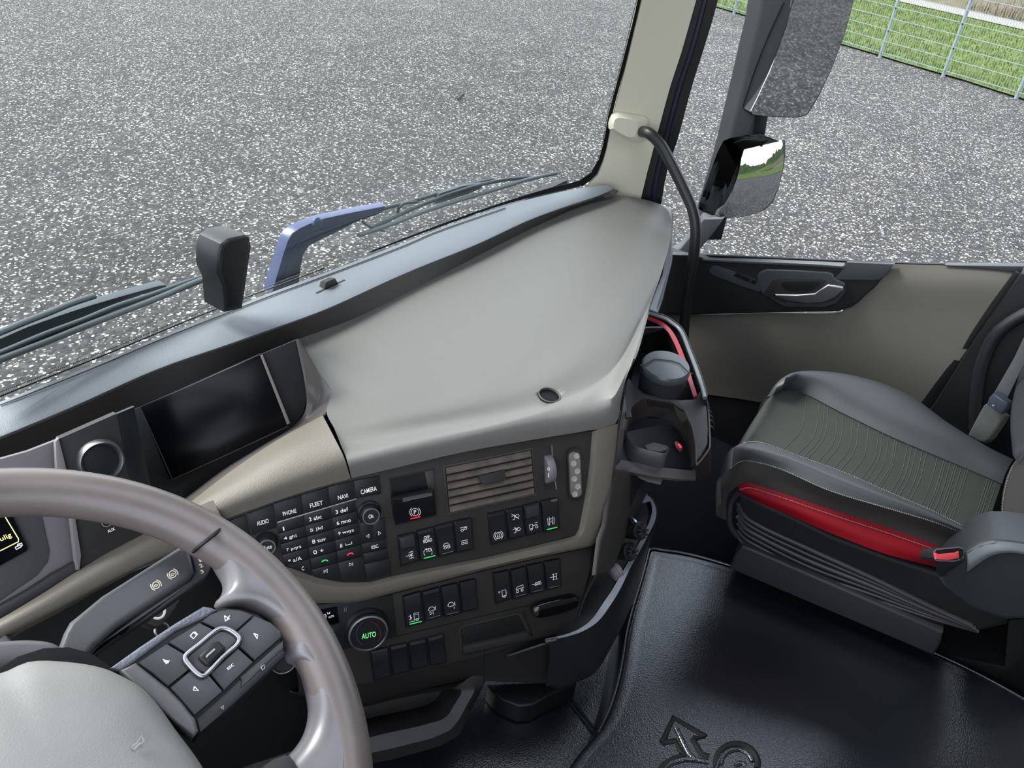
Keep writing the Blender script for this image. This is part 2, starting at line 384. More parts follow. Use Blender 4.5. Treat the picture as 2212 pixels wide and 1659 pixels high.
# ================================================================== OUTSIDE
def flat_poly(name, pts, m, z, nudge=0):
    bm = bmesh.new(); bm.faces.new([bm.verts.new((x, y, z)) for x, y in pts]); return finish(bm, name, m)
o = flat_poly('gravel_ground', [(-40, -40), (60, -40), (60, 60), (-40, 60)], gravel_mat(), 0.0); tag(o, 'grey gravel yard strewn with white chips around the cab', kind='structure')
fA, fB = Zp(2194, 214, 0), Zp(1585, 31, 0); fstep = (fB-fA)/5; fdir = fstep.normalized(); fn = Vector((fdir.y, -fdir.x, 0))
if fn.x < 0: fn = -fn
def fp(t, d, z=0): return fA + fstep*t + fn*d + Vector((0, 0, z))
GR = grass_mat('grass', (44, 60, 18), (70, 86, 22), (94, 104, 40), 3)
def ragged(t0, t1, d, amp, n=90):
    return [fp(t0+(t1-t0)*i/n, d+random.uniform(-amp, amp)) for i in range(n+1)]
bm = bmesh.new(); ed = ragged(-16, 26, .12, .07); far = [fp(26, 7.1), fp(-16, 7.1)]
bm.faces.new([bm.verts.new(p+Vector((0, 0, .03))) for p in ed+far]); lawn = finish(bm, 'grass_verge', GR); tag(lawn, 'green grass verge beyond the wire fence', kind='structure')
bm = bmesh.new(); bl = bmesh.ops
for i in range(38000):
    t = random.uniform(-4, 9); d = random.uniform(.15, 7.0); p = fp(t, d, .03); h = random.uniform(.03, .09); w = random.uniform(.005, .011)
    a = random.uniform(0, 6.28); s = Vector((math.cos(a), math.sin(a), 0))*w; l = Vector((random.uniform(-.03, .03), random.uniform(-.03, .03), h))
    v = [bm.verts.new(p-s), bm.verts.new(p+s), bm.verts.new(p+l)]; bm.faces.new(v)
gb = finish(bm, 'grass', grass_mat('grass blades', (50, 66, 16), (78, 94, 22), (104, 114, 44), 1.3), flat=True); tag(gb, 'short green grass growing along the far side of the fence', 'grass', kind='stuff')
bm = bmesh.new(); bm.faces.new([bm.verts.new(p) for p in (fp(-16, 7.1, .05), fp(26, 7.1, .05), fp(26, 8.2, .05), fp(-16, 8.2, .05))])
tag(finish(bm, 'concrete_path', mat('pale concrete', (118, 114, 108), .9, .2, noise=.08)), 'pale concrete path beyond the grass verge', kind='structure')
DRYG = grass_mat('dry heath', (50, 54, 28), (78, 70, 46), (92, 80, 62), 1.5)
bm = bmesh.new(); far_pts = [[fp(-16+42*i/60, 8.2+ (k**1.6)*.9, .04+random.uniform(0, .22)*min(1, k)) for i in range(61)] for k in range(14)]
V = [[bm.verts.new(p) for p in r] for r in far_pts]
for a, b in zip(V, V[1:]):
    for i in range(60): bm.faces.new((a[i], a[i+1], b[i+1], b[i]))
tag(finish(bm, 'heath_ground', DRYG), 'brown dry heath bank beyond the pale path', kind='structure')
bm = bmesh.new()
for i in range(9000):
    p = fp(random.uniform(-3, 5), random.uniform(8.25, 14), .05); h = random.uniform(.1, .35); w = .012; a = random.uniform(0, 6.28); s = Vector((math.cos(a), math.sin(a), 0))*w
    bm.faces.new([bm.verts.new(p-s), bm.verts.new(p+s), bm.verts.new(p+Vector((random.uniform(-.1, .1), random.uniform(-.1, .1), h)))])
tag(finish(bm, 'heather', grass_mat('heather blades', (54, 58, 30), (84, 74, 50), (100, 84, 68), 1.2), flat=True), 'dry brown heather and grasses on the bank beyond the path', 'heather', kind='stuff')
# grass and low trees behind the truck (seen in the small mirror)
tag(flat_poly('rear_lawn', [(-40, -40), (60, -40), (60, -17), (-40, -17)], GR, .05), 'green lawn far behind the truck', kind='structure')
bm = bmesh.new(); rr = random.Random(3); n = 90
top = []
for i in range(n+1): top.append((-40+100*i/n, 2.0+rr.uniform(0, 1.8)+1.5*math.sin(i*.21)))
a = [bm.verts.new((x, -38.0, 0)) for x, z in top]; b = [bm.verts.new((x, -39.5, z)) for x, z in top]; c = [bm.verts.new((x, -42, 0)) for x, z in top]
for i in range(n): bm.faces.new((a[i], a[i+1], b[i+1], b[i])); bm.faces.new((b[i], b[i+1], c[i+1], c[i]))
tag(finish(bm, 'tree_line', grass_mat('far trees', (30, 42, 28), (52, 66, 40), (74, 88, 56), .8), flat=True), 'dark line of trees on the horizon behind the truck', 'trees', kind='stuff')
# fence: posts and welded mesh panels
POSTS = {-1: 'just beyond the right edge of the window', 0: 'at the right edge of the side window', 1: 'topped by the frame edge, second from the right', 2: 'nearest the right side of the big mirror',
         3: 'hidden behind the big mirror', 4: 'behind the left part of the big mirror', 5: 'seen between pillar and big mirror', 6: 'behind the pillar'}
r0 = .032
for t in range(-1, 7):
    b0 = fp(t, 0)
    root = thing('fence_post', '', 'fence post', b0, 'pale steel posts of the wire fence')
    root['label'] = {0: 'pale steel fence post at the right edge of the side window', 1: 'pale steel fence post, second from the right edge', 2: 'pale steel fence post just right of the big mirror',
                     5: 'pale steel fence post between windscreen pillar and big mirror'}.get(t, 'pale steel fence post standing %s' % POSTS[t])
    finish(tube_bm([b0, b0+Vector((0, 0, 1.9))], r0, 14), 'shaft', POST, root)
    for z in (.12, .5, .9, 1.3, 1.7):
        bm = bmesh.new(); rect_bm(bm, b0-fn*.034+fdir*-.028+Vector((0, 0, z)), Vector((1, 0, 0)), Vector((0, 1, 0)), Vector((0, 0, 1)), .012, .012, .012); finish(bm, 'clamp', RUBBER, root)
for t in range(-1, 6):
    bm = bmesh.new(); a, b = fp(t, -.047)+fdir*.02, fp(t+1, -.047)-fdir*.02; L = (b-a).length
    for k in range(10):
        z = .12+.2*k
        for dz in (0,): rect_bm(bm, (a+b)/2+Vector((0, 0, z)), fdir, fn, Vector((0, 0, 1)), L/2, .004, .005)
    nv = int(L/.05)
    for k in range(1, nv): rect_bm(bm, a+(b-a)*(k/nv)+Vector((0, 0, 1.0)), fdir, fn, Vector((0, 0, 1)), .0022, .0022, .93)
    w = finish(bm, 'wire_mesh_fence', POST, flat=True)
    nm = {-1: 'welded wire fence panel right of the last post in view', 0: 'welded wire fence panel between the two rightmost posts', 1: 'welded wire fence panel between the second and third posts from the right', 2: 'welded wire fence panel right beside the big mirror',
          3: 'welded wire fence panel hidden behind the big mirror', 4: 'welded wire fence panel left of the big mirror arm', 5: 'welded wire fence panel next to the windscreen pillar'}[t]
    tag(w, nm, 'fence', 'wire panels of the fence')

# ================================================================== CAB SHELL
def ybase(x): return 1.07-.15*min(1.6, abs(x/.95))**2.5
def yglass(x, z): return ybase(x)-.12*(z-2.2)
xs = [-1.0+2.0*i/24 for i in range(25)]
GL = glass_mat('window glass')
ws = finish(sheet_bm([[Vector((x*.96, yglass(x*.96, z), z)) for x in xs] for z in (2.14, 2.5, 2.9, 3.3)], 25, None, .005), 'window_1', GL); tag(ws, 'large curved windscreen in front of the dashboard', kind='structure')
def Gp(px, py, off=0.0):
    """point where a pixel meets the windscreen surface"""
    d = ray(px, py); t0, t1 = .3, 4.0
    f = lambda t: (CAM+d*t).y-yglass((CAM+d*t).x, (CAM+d*t).z)-off
    for _ in range(50):
        m = (t0+t1)/2
        if f(m) < 0: t0 = m
        else: t1 = m
    return CAM+d*t0
# printed black border of the glass
outer = [(1491, -460), (1392, -60), (1385, 0), (1350, 145), (1323, 246), (1311, 317), (1294, 374), (1266, 398), (1200, 414), (1092, 441), (940, 494), (800, 546)]
inner = [(1484, -460), (1386, -60), (1378, 0), (1342, 145), (1315, 246), (1302, 317), (1283, 366), (1256, 388), (1195, 404), (1090, 436), (938, 490), (799, 543.5)]
bm = sheet_bm([[Gp(*p, -.004) for p in outer], [Gp(*p, -.004) for p in inner]], 40, None, .001)
tag(finish(bm, 'trim_2', mat('black glass border', (8, 8, 9), .4)), 'black printed border along the windscreen edge', kind='structure')
# dotted edge of the border
dots = bmesh.new()
base = cr([Gp(*p, -.003) for p in [(0, 862), (221, 774), (468, 672), (700, 584)]], 210)
for k, p in enumerate(base):
    for j in range(2): lathe_bm(p+Vector((0, 0, .004+.006*j)), (0, 1, 0), [(.0016-.0006*j, 0), (.0016-.0006*j, .0006)], 6, dots)
side = cr([Gp(*p, -.003) for p in inner[2:8]], 150)
for k, p in enumerate(side): lathe_bm(p+Vector((-.005, 0, .002)), (0, 1, 0), [(.0015, 0), (.0015, .0006)], 6, dots)
tag(finish(dots, 'trim_3', MATS['black glass border'], flat=True), 'row of black dots along the windscreen base', kind='structure')
# cream pillar
Lp = [(1498, -460), (1400, -60), (1387, 0), (1352, 145), (1325, 246), (1312, 317), (1296, 374), (1270, 400)]
rowL = [Gp(*p, -.012) for p in Lp]
Rp = [(1634, -460), (1519, -60), (1504, 0), (1473, 110), (1447, 189), (1416, 304), (1395, 385), (1383, 436)]
rowR = [Xp(*p, 1.0) for p in Rp]
Mp = [(1608, -460), (1492, -60), (1478, 0), (1446, 115), (1421, 200), (1392, 304), (1372, 385), (1356, 430)]
rowM = [Xp(*p, .985) for p in Mp]
Hp = [(1549, -460), (1440, -60), (1428, 0), (1396, 120), (1371, 215), (1344, 310), (1326, 385), (1310, 424)]
rowH = [Xp(p[0], p[1], .955) for p in Hp]
pil = finish(sheet_bm([lr(r, 24) for r in (rowL, rowH, rowM, rowR)], 24, 16, .012), 'trim_1', PILLAR); tag(pil, 'cream plastic trim of the windscreen pillar', kind='structure')
# door seals and painted frame right of the pillar
def band(name, A, B, xa, xb, m, lab):
    o = finish(sheet_bm([[Xp(*p, xa) for p in A], [Xp(*p, xb) for p in B]], 24, None, .012), name, m); tag(o, lab, kind='structure')
sA = [(1632, -460), (1517, -60), (1503, 0), (1472, 110), (1446, 189), (1415, 304), (1394, 385), (1381, 440)]
sB = [(1646, -460), (1531, -60), (1517, 0), (1487, 110), (1461, 189), (1431, 304), (1411, 385), (1400, 452)]
sC = [(1656, -460), (1540, -60), (1526, 0), (1497, 110), (1471, 189), (1441, 304), (1421, 385), (1410, 456)]
sD = [(1680, -460), (1562, -60), (1551, 0), (1522, 100), (1494, 189), (1463, 304), (1441, 370), (1426, 456)]
band('trim_4', sA, sB, 1.005, 1.01, RUBBER, 'black rubber door seal beside the cream pillar')
band('trim_5', sB, sC, 1.02, 1.022, NAVY, 'navy painted door frame strip beside the seal')
band('trim_6', sC, sD, 1.035, 1.045, RUBBER, 'black window channel of the passenger door')
# the rest of the cab shell: roof, rear wall, driver side, floor
def boxs(name, lo, hi, m, lab, kind='structure'):
    bm = bmesh.new(); lo, hi = Vector(lo), Vector(hi); rect_bm(bm, (lo+hi)/2, Vector((1, 0, 0)), Vector((0, 1, 0)), Vector((0, 0, 1)), *((hi-lo)/2)); o = finish(bm, name, m); tag(o, lab, kind=kind); return o
LIN = mat('cab lining', (120, 118, 112), .8, .2)
for k, (lo, hi) in enumerate((((-1.1, -1.2, 3.5), (1.1, -.45, 3.54)), ((-1.1, .45, 3.5), (1.1, 1.0, 3.54)), ((-1.1, -.45, 3.5), (-.5, .45, 3.54)), ((.5, -.45, 3.5), (1.1, .45, 3.54)))):
    boxs('ceiling', lo, hi, LIN, 'pale lining of the cab roof around an unseen hatch opened for light')  # gap between the roof boxes is an added, unseen hatch that brightens the cab
boxs('wall_back', (-1.1, -1.24, 1.4), (1.1, -1.2, 3.5), LIN, 'pale lining of the cab rear wall')
boxs('wall_front', (-1.0, .80, 3.28), (1.0, .98, 3.5), LIN, 'header lining above the windscreen')
boxs('wall_left_front', (-1.14, -.75, 1.4), (-1.1, 1.1, 2.15), DOORF, 'driver side door panel')
boxs('wall_left', (-1.14, -1.2, 1.4), (-1.1, -.75, 3.5), LIN, 'driver side wall behind the door')
boxs('wall_left_top', (-1.14, -.75, 3.3), (-1.1, 1.0, 3.5), LIN, 'driver side wall above the open door')
boxs('wall_right', (1.08, -1.2, 1.4), (1.12, -.35, 3.5), LIN, 'passenger side wall behind the door')
boxs('wall_right_top', (1.08, -.35, 3.1), (1.12, .85, 3.5), LIN, 'passenger side wall above the window')
boxs('wall_right_front', (1.07, .60, 1.46), (1.10, 1.09, 2.015), DARKER, 'black lining in front of the passenger door')
boxs('wall_right_low', (1.09, -.4, 1.46), (1.11, .62, 1.9), DARKER, 'black sill lining under the passenger door')
boxs('floor', (-1.1, -1.2, 1.46), (1.10, 1.10, 1.50), CARPET, 'black carpet on the cab floor')
boxs('wall_front_low', (-1.1, 1.09, 1.46), (1.08, 1.11, 2.12), DARKER, 'bulkhead below the windscreen')

# ================================================================== PASSENGER DOOR
XD = 1.05
door = thing('door_1', 'passenger door with black upper trim and grey fabric panel', 'door', (XD, .3, 1.5)); del door['category']; door['kind'] = 'structure'
def xs_(L, x): return [Xp(a, b, x) for a, b in L]
sillpx = [(1432, 548), (1505, 552), (1640, 559), (1830, 567), (1930, 571), (2050, 574), (2193, 577), (2260, 578)]
# fabric panel with a rounded top shoulder
fab_t = [(1900, 572), (2050, 574.5), (2130, 581), (2193, 588)]
P_top = xs_([(1900, 569), (1990, 572), (2080, 575), (2160, 580), (2193, 586)], 1.075)
P_sh = xs_([(1880, 590), (1980, 594), (2080, 598), (2150, 603), (2183, 608)], XD)
P_a = xs_([(1820, 672), (1920, 678), (2010, 682), (2080, 684), (2130, 690)], XD-.004)
P_b = xs_([(1730, 760), (1850, 765), (1940, 768), (2010, 772), (2072, 780)], XD-.006)
P_c = xs_([(1640, 880), (1780, 885), (1890, 885), (1950, 880), (1998, 872)], XD)
P_d = xs_([(1640, 990), (1750, 990), (1850, 980), (1900, 940), (1975, 910)], XD)
sheet('fabric_panel', [P_top, P_sh, P_a, P_b, P_c, P_d], DOORF, door, 24, 30, .01)
lowA = [(1430, 676), (1503, 680), (1657, 676), (1811, 675), (1870, 660)]
lowB = [(1430, 840), (1510, 850), (1600, 862), (1680, 875), (1760, 880)]
sheet('lower_fabric_panel', [xs_(lowA, XD+.002), xs_([(1430, 760), (1520, 765), (1620, 770), (1750, 770), (1830, 740)], XD-.004), xs_(lowB, XD+.006)], DOORF, door, 24, 12, .01)
slab('door_base', xs_([(1430, 842), (1510, 852), (1600, 864), (1700, 880), (1900, 930), (1960, 1000), (1700, 1010), (1430, 1010)], XD+.01), (.02, 0, 0), DARKER, door, .002)
# black upper trim
blk = [(1425, 548), (1505, 552), (1528, 561), (1640, 568), (1822, 576), (1930, 573), (1907, 600), (1888, 622), (1870, 637), (1855, 652), (1840, 663), (1811, 673), (1657, 676), (1503, 680), (1425, 677)]
slab('upper_trim', xs_(blk, XD-.012), (.02, 0, 0), mat('door black plastic', (30, 30, 31), .45, .5), door, .004, 3)
sheet('sill_cap', [xs_([(1510, 556), (1640, 559), (1740, 563), (1826, 567)], 1.075), xs_([(1518, 560), (1640, 566), (1740, 570), (1822, 575)], XD-.02)], mat('door grey plastic', (62, 65, 68), .42, .5), door, 16, None, .004)
slab('trim_end', xs_([(1828, 567), (1931, 571), (1908, 600), (1893, 606), (1800, 604), (1815, 588)], XD-.018), (.01, 0, 0), MATS['door grey plastic'], door, .003)
slab('sill_rubber', xs_([(1432, 545), (1505, 550), (1640, 556), (1830, 564), (1930, 568), (2050, 571), (2260, 572), (2260, 580), (2193, 579), (2050, 576), (1930, 573), (1505, 556)], 1.08), (.01, 0, 0), RUBBER, door, .001)
slab('rear_sill_cap', xs_([(2040, 573), (2260, 576), (2260, 594), (2200, 592), (2192, 587), (2120, 580)], XD+.012), (.02, 0, 0), MATS['door grey plastic'], door, .002)
# handle recess: raised ring, dark bowl, metal lever
rec_o = [(1635, 597), (1640, 588), (1655, 582), (1720, 584), (1789, 588), (1800, 593), (1802, 600), (1825, 612), (1828, 630), (1808, 655), (1780, 665), (1697, 664), (1680, 655), (1645, 634)]
slab('handle_bezel', xs_(rec_o, XD-.02), (.01, 0, 0), MATS['door grey plastic'], door, .004, 3)
slab('handle_recess', xs_([(1650, 633), (1668, 606), (1684, 602), (1774, 603), (1783, 606), (1766, 630), (1690, 634), (1697, 655), (1660, 640)], XD-.0225), (.004, 0, 0), DARK, door, .001)
slab('handle_bowl', xs_([(1686, 612), (1692, 608), (1768, 607), (1772, 610), (1756, 627), (1745, 632), (1701, 631), (1694, 624)], XD-.025), (.003, 0, 0), DARKER, door, .001)
slab('door_handle', xs_([(1672, 636), (1720, 637), (1759, 634), (1770, 626), (1788, 615), (1822, 619), (1823, 628), (1804, 645), (1782, 655), (1740, 658), (1697, 652), (1684, 646)], XD-.034), (.01, 0, 0), CHROME2, door, .005, 4)
slab('switch_pod', xs_([(1531, 586), (1538, 575), (1545, 573), (1600, 592), (1650, 612), (1654, 616), (1641, 631), (1600, 618), (1540, 595)], XD-.016), (.004, 0, 0), MATS['door grey plastic'], door, .002)
for q in ([(1584, 596), (1590, 589), (1602, 594), (1597, 601)], [(1598, 602), (1603, 595), (1622, 603), (1618, 609)], [(1620, 610), (1625, 604), (1636, 608), (1631, 615)]):
    b_ = slab('window_switch', xs_(q, XD-.020), (.004, 0, 0), SWITCH, door, .001)
# edge of door, rear pillar
slab('door_edge_seal', xs_([(2193, 587), (2206, 592), (2150, 672), (2080, 775), (2040, 845), (2006, 893), (1975, 930), (1955, 915), (1990, 870), (2070, 760), (2150, 640)], XD-.006), (.012, 0, 0), RUBBER, door, .003)
rp = slab('wall_right_pillar', [Xp(a, b, 1.0) for a, b in [(2206, 592), (2400, 592), (2500, 1500), (1950, 1350), (1940, 950), (2006, 895), (2100, 745)]], (.06, 0, 0), DARKER); tag(rp, 'black lining of the passenger door pillar', kind='structure')
tube('trim_7', [Xp(a, b, .97) for a, b in [(2110, 960), (2108, 900), (2113, 830), (2128, 770), (2155, 720), (2190, 692), (2230, 672), (2300, 660)]], .014, mat('grab rail black', (34, 35, 37), .35, .5), None, 30, 14)
tag(bpy.data.objects['trim_7'], 'black tubular grab rail on the rear door pillar', kind='structure')
# side window glass
bm = bmesh.new(); bm.faces.new([bm.verts.new(p) for p in ((1.085, .85, 2.0), (1.085, -.35, 2.2), (1.085, -.35, 3.12), (1.085, .72, 3.12))]); sg = finish(bm, 'window_2', GL); tag(sg, 'side window glass of the passenger door', kind='structure')
PW2 = Plane((1.083, 0, 0), (-1, 0, 0), (0, -1, 0))
sgm = thing('glass_marking', 'black maker stamp low on the side window at the right edge', 'glass marking', Xp(2195, 540, 1.083))
BPR = mat('black print', (20, 20, 24), .5)
text('stamp_name', 'VOLVO', PW2, 2196, 510, 27, 6, (27, 5), BPR, sgm, .001, True)
strokes('stamp_lines', PW2, [[(2184, 517), (2206, 522)], [(2184, 522), (2202, 526)], [(2184, 527), (2198, 530)], [(2185, 531), (2196, 534)], [(2188, 546), (2190, 550), (2186, 549)]]+[circ(2205, 537, 6, n=12)]+[[(2205, 533), (2209, 537), (2205, 541), (2201, 537), (2205, 533)]], BPR, sgm, .0005, .001)
# ---------------------------------------------------------------- exterior mirror
mr = thing('exterior_mirror', 'tall passenger side mirror assembly with two glasses on a dark arm', 'mirror', Xp(1470, 545, 1.3))
def xm(L, x): return [Xp(a, b, x) for a, b in L]
arm = [(1652, -60), (1640, 20), (1600, 190), (1560, 350), (1522, 492), (1548, 492), (1575, 400), (1606, 280), (1625, 250), (1655, 180), (1690, 70), (1722, -60)]
arm = [(1735, -420), (1655, -60), (1640, 40), (1600, 205), (1565, 345), (1521, 490), (1512, 520), (1560, 520), (1580, 440), (1603, 350), (1625, 270), (1660, 170), (1700, 60), (1735, -60), (1830, -420)]
slab('mirror_arm', xm(arm, 1.36), (.035, .05, 0), MIRP, mr, .008, 3)
slab('mirror_foot', xm([(1426, 558), (1470, 536), (1500, 500), (1519, 472), (1566, 470), (1545, 500), (1520, 530), (1497, 558)], 1.30), (.04, .02, 0), mat('mirror foot plastic', (60, 64, 68), .5, .4), mr, .006, 3)
tube('arm_seam', xm([(1692, 5), (1660, 75), (1630, 150), (1612, 205), (1604, 232), (1609, 240)], 1.358), .0016, RUBBER, mr, 20, 6)
slab('rear_strut', xm([(1632, 250), (1660, 250), (1648, 318), (1622, 318)], 1.40), (.02, .03, 0), MIRP, mr, .004)
slab('lower_housing', xm([(1688, 301), (1660, 303), (1620, 310), (1606, 316), (1592, 342), (1572, 395), (1552, 450), (1550, 464), (1560, 470), (1572, 462), (1590, 400), (1602, 352), (1610, 326), (1688, 308)], 1.32), (0, .06, 0), MIRP, mr, .008, 3)
MN = Vector((-.52, -.85, -.05)).normalized()
def glassmirror(name, px, through, n, R=0, nn=48, inset=.9, push=0.):
    pl = Plane(through, n); pts = cr([pl.p(a, b) for a, b in px], nn, True)
    if R == 0:
        return slab(name, pts, -pl.n*.004, MIRG, mr, .0005)
    c = Vector((0, 0, 0))
    for p in pts: c += p
    c /= len(pts); rows = []
    for s in (1, .8, .6, .4, .2, .03): rows.append([c+(p-c)*s for p in pts])
    bm = bmesh.new(); V = []
    for r in rows:
        V.append([bm.verts.new(p+pl.n*(math.sqrt(R*R-min(R*R*.9, (p-c).length_squared))-R+push)) for p in r])
    for a, b in zip(V, V[1:]):
        for i in range(nn): bm.faces.new((a[i], a[(i+1) % nn], b[(i+1) % nn], b[i]))
    bm.faces.new(V[-1]); return finish(bm, name, MIRG, mr)
def densify(L, k=3):
    out = []
    for i in range(len(L)):
        a, b = L[i], L[(i+1) % len(L)]
        for j in range(k): out.append((a[0]+(b[0]-a[0])*j/k, a[1]+(b[1]-a[1])*j/k))
    return out
mgl = [(1795, -290), (1721, -60), (1700, 55), (1665, 150), (1635, 215), (1622, 240), (1626, 247), (1660, 251), (1720, 253), (1735, 250), (1745, 243), (1768, 205), (1795, 150), (1818, 90), (1836, 30), (1843, 0), (1850, -60), (1868, -180), (1880, -290), (1860, -310), (1810, -305)]
mbk = [(a+(2 if i > 8 else -1), b+(2 if 3 < i < 12 else 0)) for i, (a, b) in enumerate(mgl)]
through = Xp(1660, 200, 1.375)
plm = Plane(through, MN)
slab('mirror_housing', [plm.p(a, b, -.002) for a, b in mbk], -plm.n*.05, MIRP, mr, .003)
slab('main_mirror_glass', [plm.p(a, b, .002) for a, b in mgl], -plm.n*.003, MIRG, mr, 0)
wgl = [(1606, 322), (1640, 314), (1685, 305), (1694, 303), (1696, 308), (1696, 335), (1692, 365), (1682, 405), (1668, 438), (1652, 452), (1630, 462), (1600, 469), (1570, 470), (1556, 466), (1560, 458), (1575, 425), (1590, 385), (1600, 350)]
th2 = Xp(1585, 400, 1.325)
WN = Vector((-.42, -.90, .09)).normalized(); plw = Plane(th2, WN)
cpts = [plw.p(a, b) for a, b in wgl]
slab('wide_mirror_back', [plw.p(a+(1 if a > 1600 else -2), b+(1 if b > 400 else -1), -.012) for a, b in wgl], -plw.n*.02, MIRP, mr, .002)
glassmirror('wide_mirror_glass', densify(wgl, 3), th2, WN, R=.42, nn=72, push=.012)

# ---------------------------------------------------------------- grab handle on the pillar
gh = thing('grab_handle', 'black curved grab handle bolted to the cream pillar', 'grab handle', Xp(1470, 640, .93))
hp = [Xp(1386, 284, .958), Xp(1402, 288, .93), Xp(1425, 310, .925), Xp(1448, 350, .92), Xp(1474, 402, .915), Xp(1496, 452, .91), Xp(1503, 490, .905), Xp(1500, 540, .90), Xp(1490, 600, .90), Xp(1482, 655, .90), Xp(1478, 705, .90), Xp(1476, 770, .905), Xp(1478, 830, .93)]
tube('bar', hp, .0135, mat('grab handle rubber', (30, 31, 32), .4, .5), gh, 60, 18)
plg = Plane(Xp(1360, 270, .945), (-.75, -.6, .15))
fo = plg.pts([(1322, 248), (1330, 243), (1362, 246), (1396, 254), (1399, 262), (1390, 304), (1383, 309), (1360, 305), (1322, 284), (1316, 276)], 0)
fi = plg.pts([(1328, 257), (1379, 267), (1377, 295), (1322, 276)], .018)
bm = bmesh.new(); ctr = sum(fo, Vector())/len(fo); ci = sum(fi, Vector())/4
A_ = cr(fo, 24, True); def_i = []
for p in A_: 
    d = p-ctr; def_i.append(ci+d*.62)
V0 = [bm.verts.new(p-plg.n*.03) for p in A_]; V1 = [bm.verts.new(p+plg.n*.004) for p in A_]; V2 = [bm.verts.new(p) for p in def_i]
for a, b in ((V0, V1), (V1, V2)):
    for i in range(24): bm.faces.new((a[i], a[(i+1) % 24], b[(i+1) % 24], b[i]))
bm.faces.new(V2); finish(bm, 'mount', PILLAR, gh, 25)

# ---------------------------------------------------------------- wipers
def yw(L, off): return [Gp(a, b, off) for a, b in L]
w1 = thing('wiper', 'windscreen wiper with blue painted arm right of the black camera housing', 'wiper', Gp(610, 626, .05), 'windscreen wipers')
blue = [(588, 632), (600, 590), (612, 550), (622, 520), (632, 504), (650, 492), (672, 482), (700, 472), (760, 459), (838, 444), (842, 450), (820, 462), (766, 482), (720, 506), (690, 520), (668, 532), (656, 550), (650, 580), (644, 628)]
slab('arm_base', yw(blue, .05), (0, .025, 0), BLUEP, w1, .003, 2)
inn = [(612, 632), (622, 590), (634, 548), (645, 525), (660, 510), (690, 500), (760, 482), (834, 456), (820, 462), (766, 482), (720, 506), (690, 520), (668, 532), (656, 550), (650, 580), (644, 628)]
slab('arm_inner_face', yw([(612, 632), (622, 590), (634, 548), (645, 525), (660, 510), (690, 500), (760, 478), (832, 454), (766, 480), (720, 504), (690, 518), (667, 531), (655, 550), (649, 580), (643, 628)], .046), (0, .006, 0), mat('dark blue paint', (46, 60, 88), .4, .5), w1, .0005)
lathe('pivot_cap', Gp(683, 481, .045), (0, -1, .2), [(.011, 0), (.011, .006), (.006, .01), (0, .01)], BLUEP, w1, 18)
tube('arm_rod', yw([(830, 450), (900, 432), (952, 416), (1010, 400), (1062, 388)], .05), .0045, WIPER, w1, 20, 8)
tube('blade', yw([(774, 508), (800, 500), (846, 484), (918, 456), (1000, 430), (1070, 409), (1140, 388), (1202, 374)], .02), .006, WIPER, w1, 40, 8, flat=.7)
tube('blade_frame', yw([(800, 494), (850, 470), (900, 447), (960, 424), (1020, 404), (1080, 390), (1140, 383)], .035), .0045, WIPER, w1, 30, 8)
slab('blade_clip', yw([(950, 418), (1000, 402), (1040, 395), (1042, 406), (1010, 420), (960, 436), (938, 442)], .04), (0, .012, 0), WIPER, w1, .002)
tube('washer_hose', yw([(780, 476), (795, 488), (812, 494), (830, 500)], .03), .0028, WIPER, w1, 12, 8)
tube('washer_hose', yw([(858, 462), (862, 448), (872, 440), (900, 436)], .045), .0035, WIPER, w1, 14, 8)
w2 = thing('wiper', 'dark windscreen wiper reaching left from behind the black camera housing', 'wiper', Gp(100, 720, .03), 'windscreen wipers')
tube('blade', yw([(-60, 800), (0, 777), (90, 742), (190, 702), (270, 671), (348, 641), (410, 615), (455, 598)], .02), .0065, WIPER, w2, 40, 8, flat=.7)
tube('blade_frame', yw([(-60, 788), (0, 764), (100, 722), (180, 692), (250, 663), (320, 640), (400, 612), (455, 593)], .03), .005, WIPER, w2, 40, 8)
slab('wiper_arm', yw([(-60, 752), (0, 732), (60, 706), (127, 682), (200, 658), (262, 640), (340, 618), (360, 615), (362, 622), (300, 640), (240, 668), (130, 706), (120, 716), (60, 742), (0, 758), (-60, 775)], .05), (0, .02, 0), WIPER, w2, .003)
w3 = thing('wiper', 'second wiper blade tip lying above the left wiper arm', 'wiper', Gp(60, 690, .03), 'windscreen wipers')
tube('blade', yw([(-60, 742), (0, 718), (60, 693), (104, 676), (150, 657), (204, 639)], .025), .006, WIPER, w3, 24, 8, flat=.7)
st = thing('glass_sticker', 'tiny black marking stamps in the lower right corner of the windscreen', 'glass marking', Gp(1240, 375, -.01))
plst = Plane(Gp(1240, 375, -.006), (0, -1, .12))
strokes('stamp', plst, [[(1208, 374), (1218, 373), (1218, 386), (1208, 387), (1208, 374)], [(1211, 377), (1216, 384)], [(1236, 349), (1252, 348)], [(1244, 376), (1248, 371), (1252, 376), (1248, 381), (1244, 376)], [(1262, 364), (1269, 363), (1269, 371), (1262, 372), (1262, 364)], [(1230, 366), (1240, 365)]], BPR, st, .0006, 0)
bug = thing('leaf', 'small dark curled scrap on the gravel ahead of the windscreen', 'leaf', Zp(992, 210, .01))
tube('curl', [Zp(a, b, .02) for a, b in [(996, 197), (999, 203), (994, 208), (989, 214)]], .012, DARKER, bug, 10, 6)

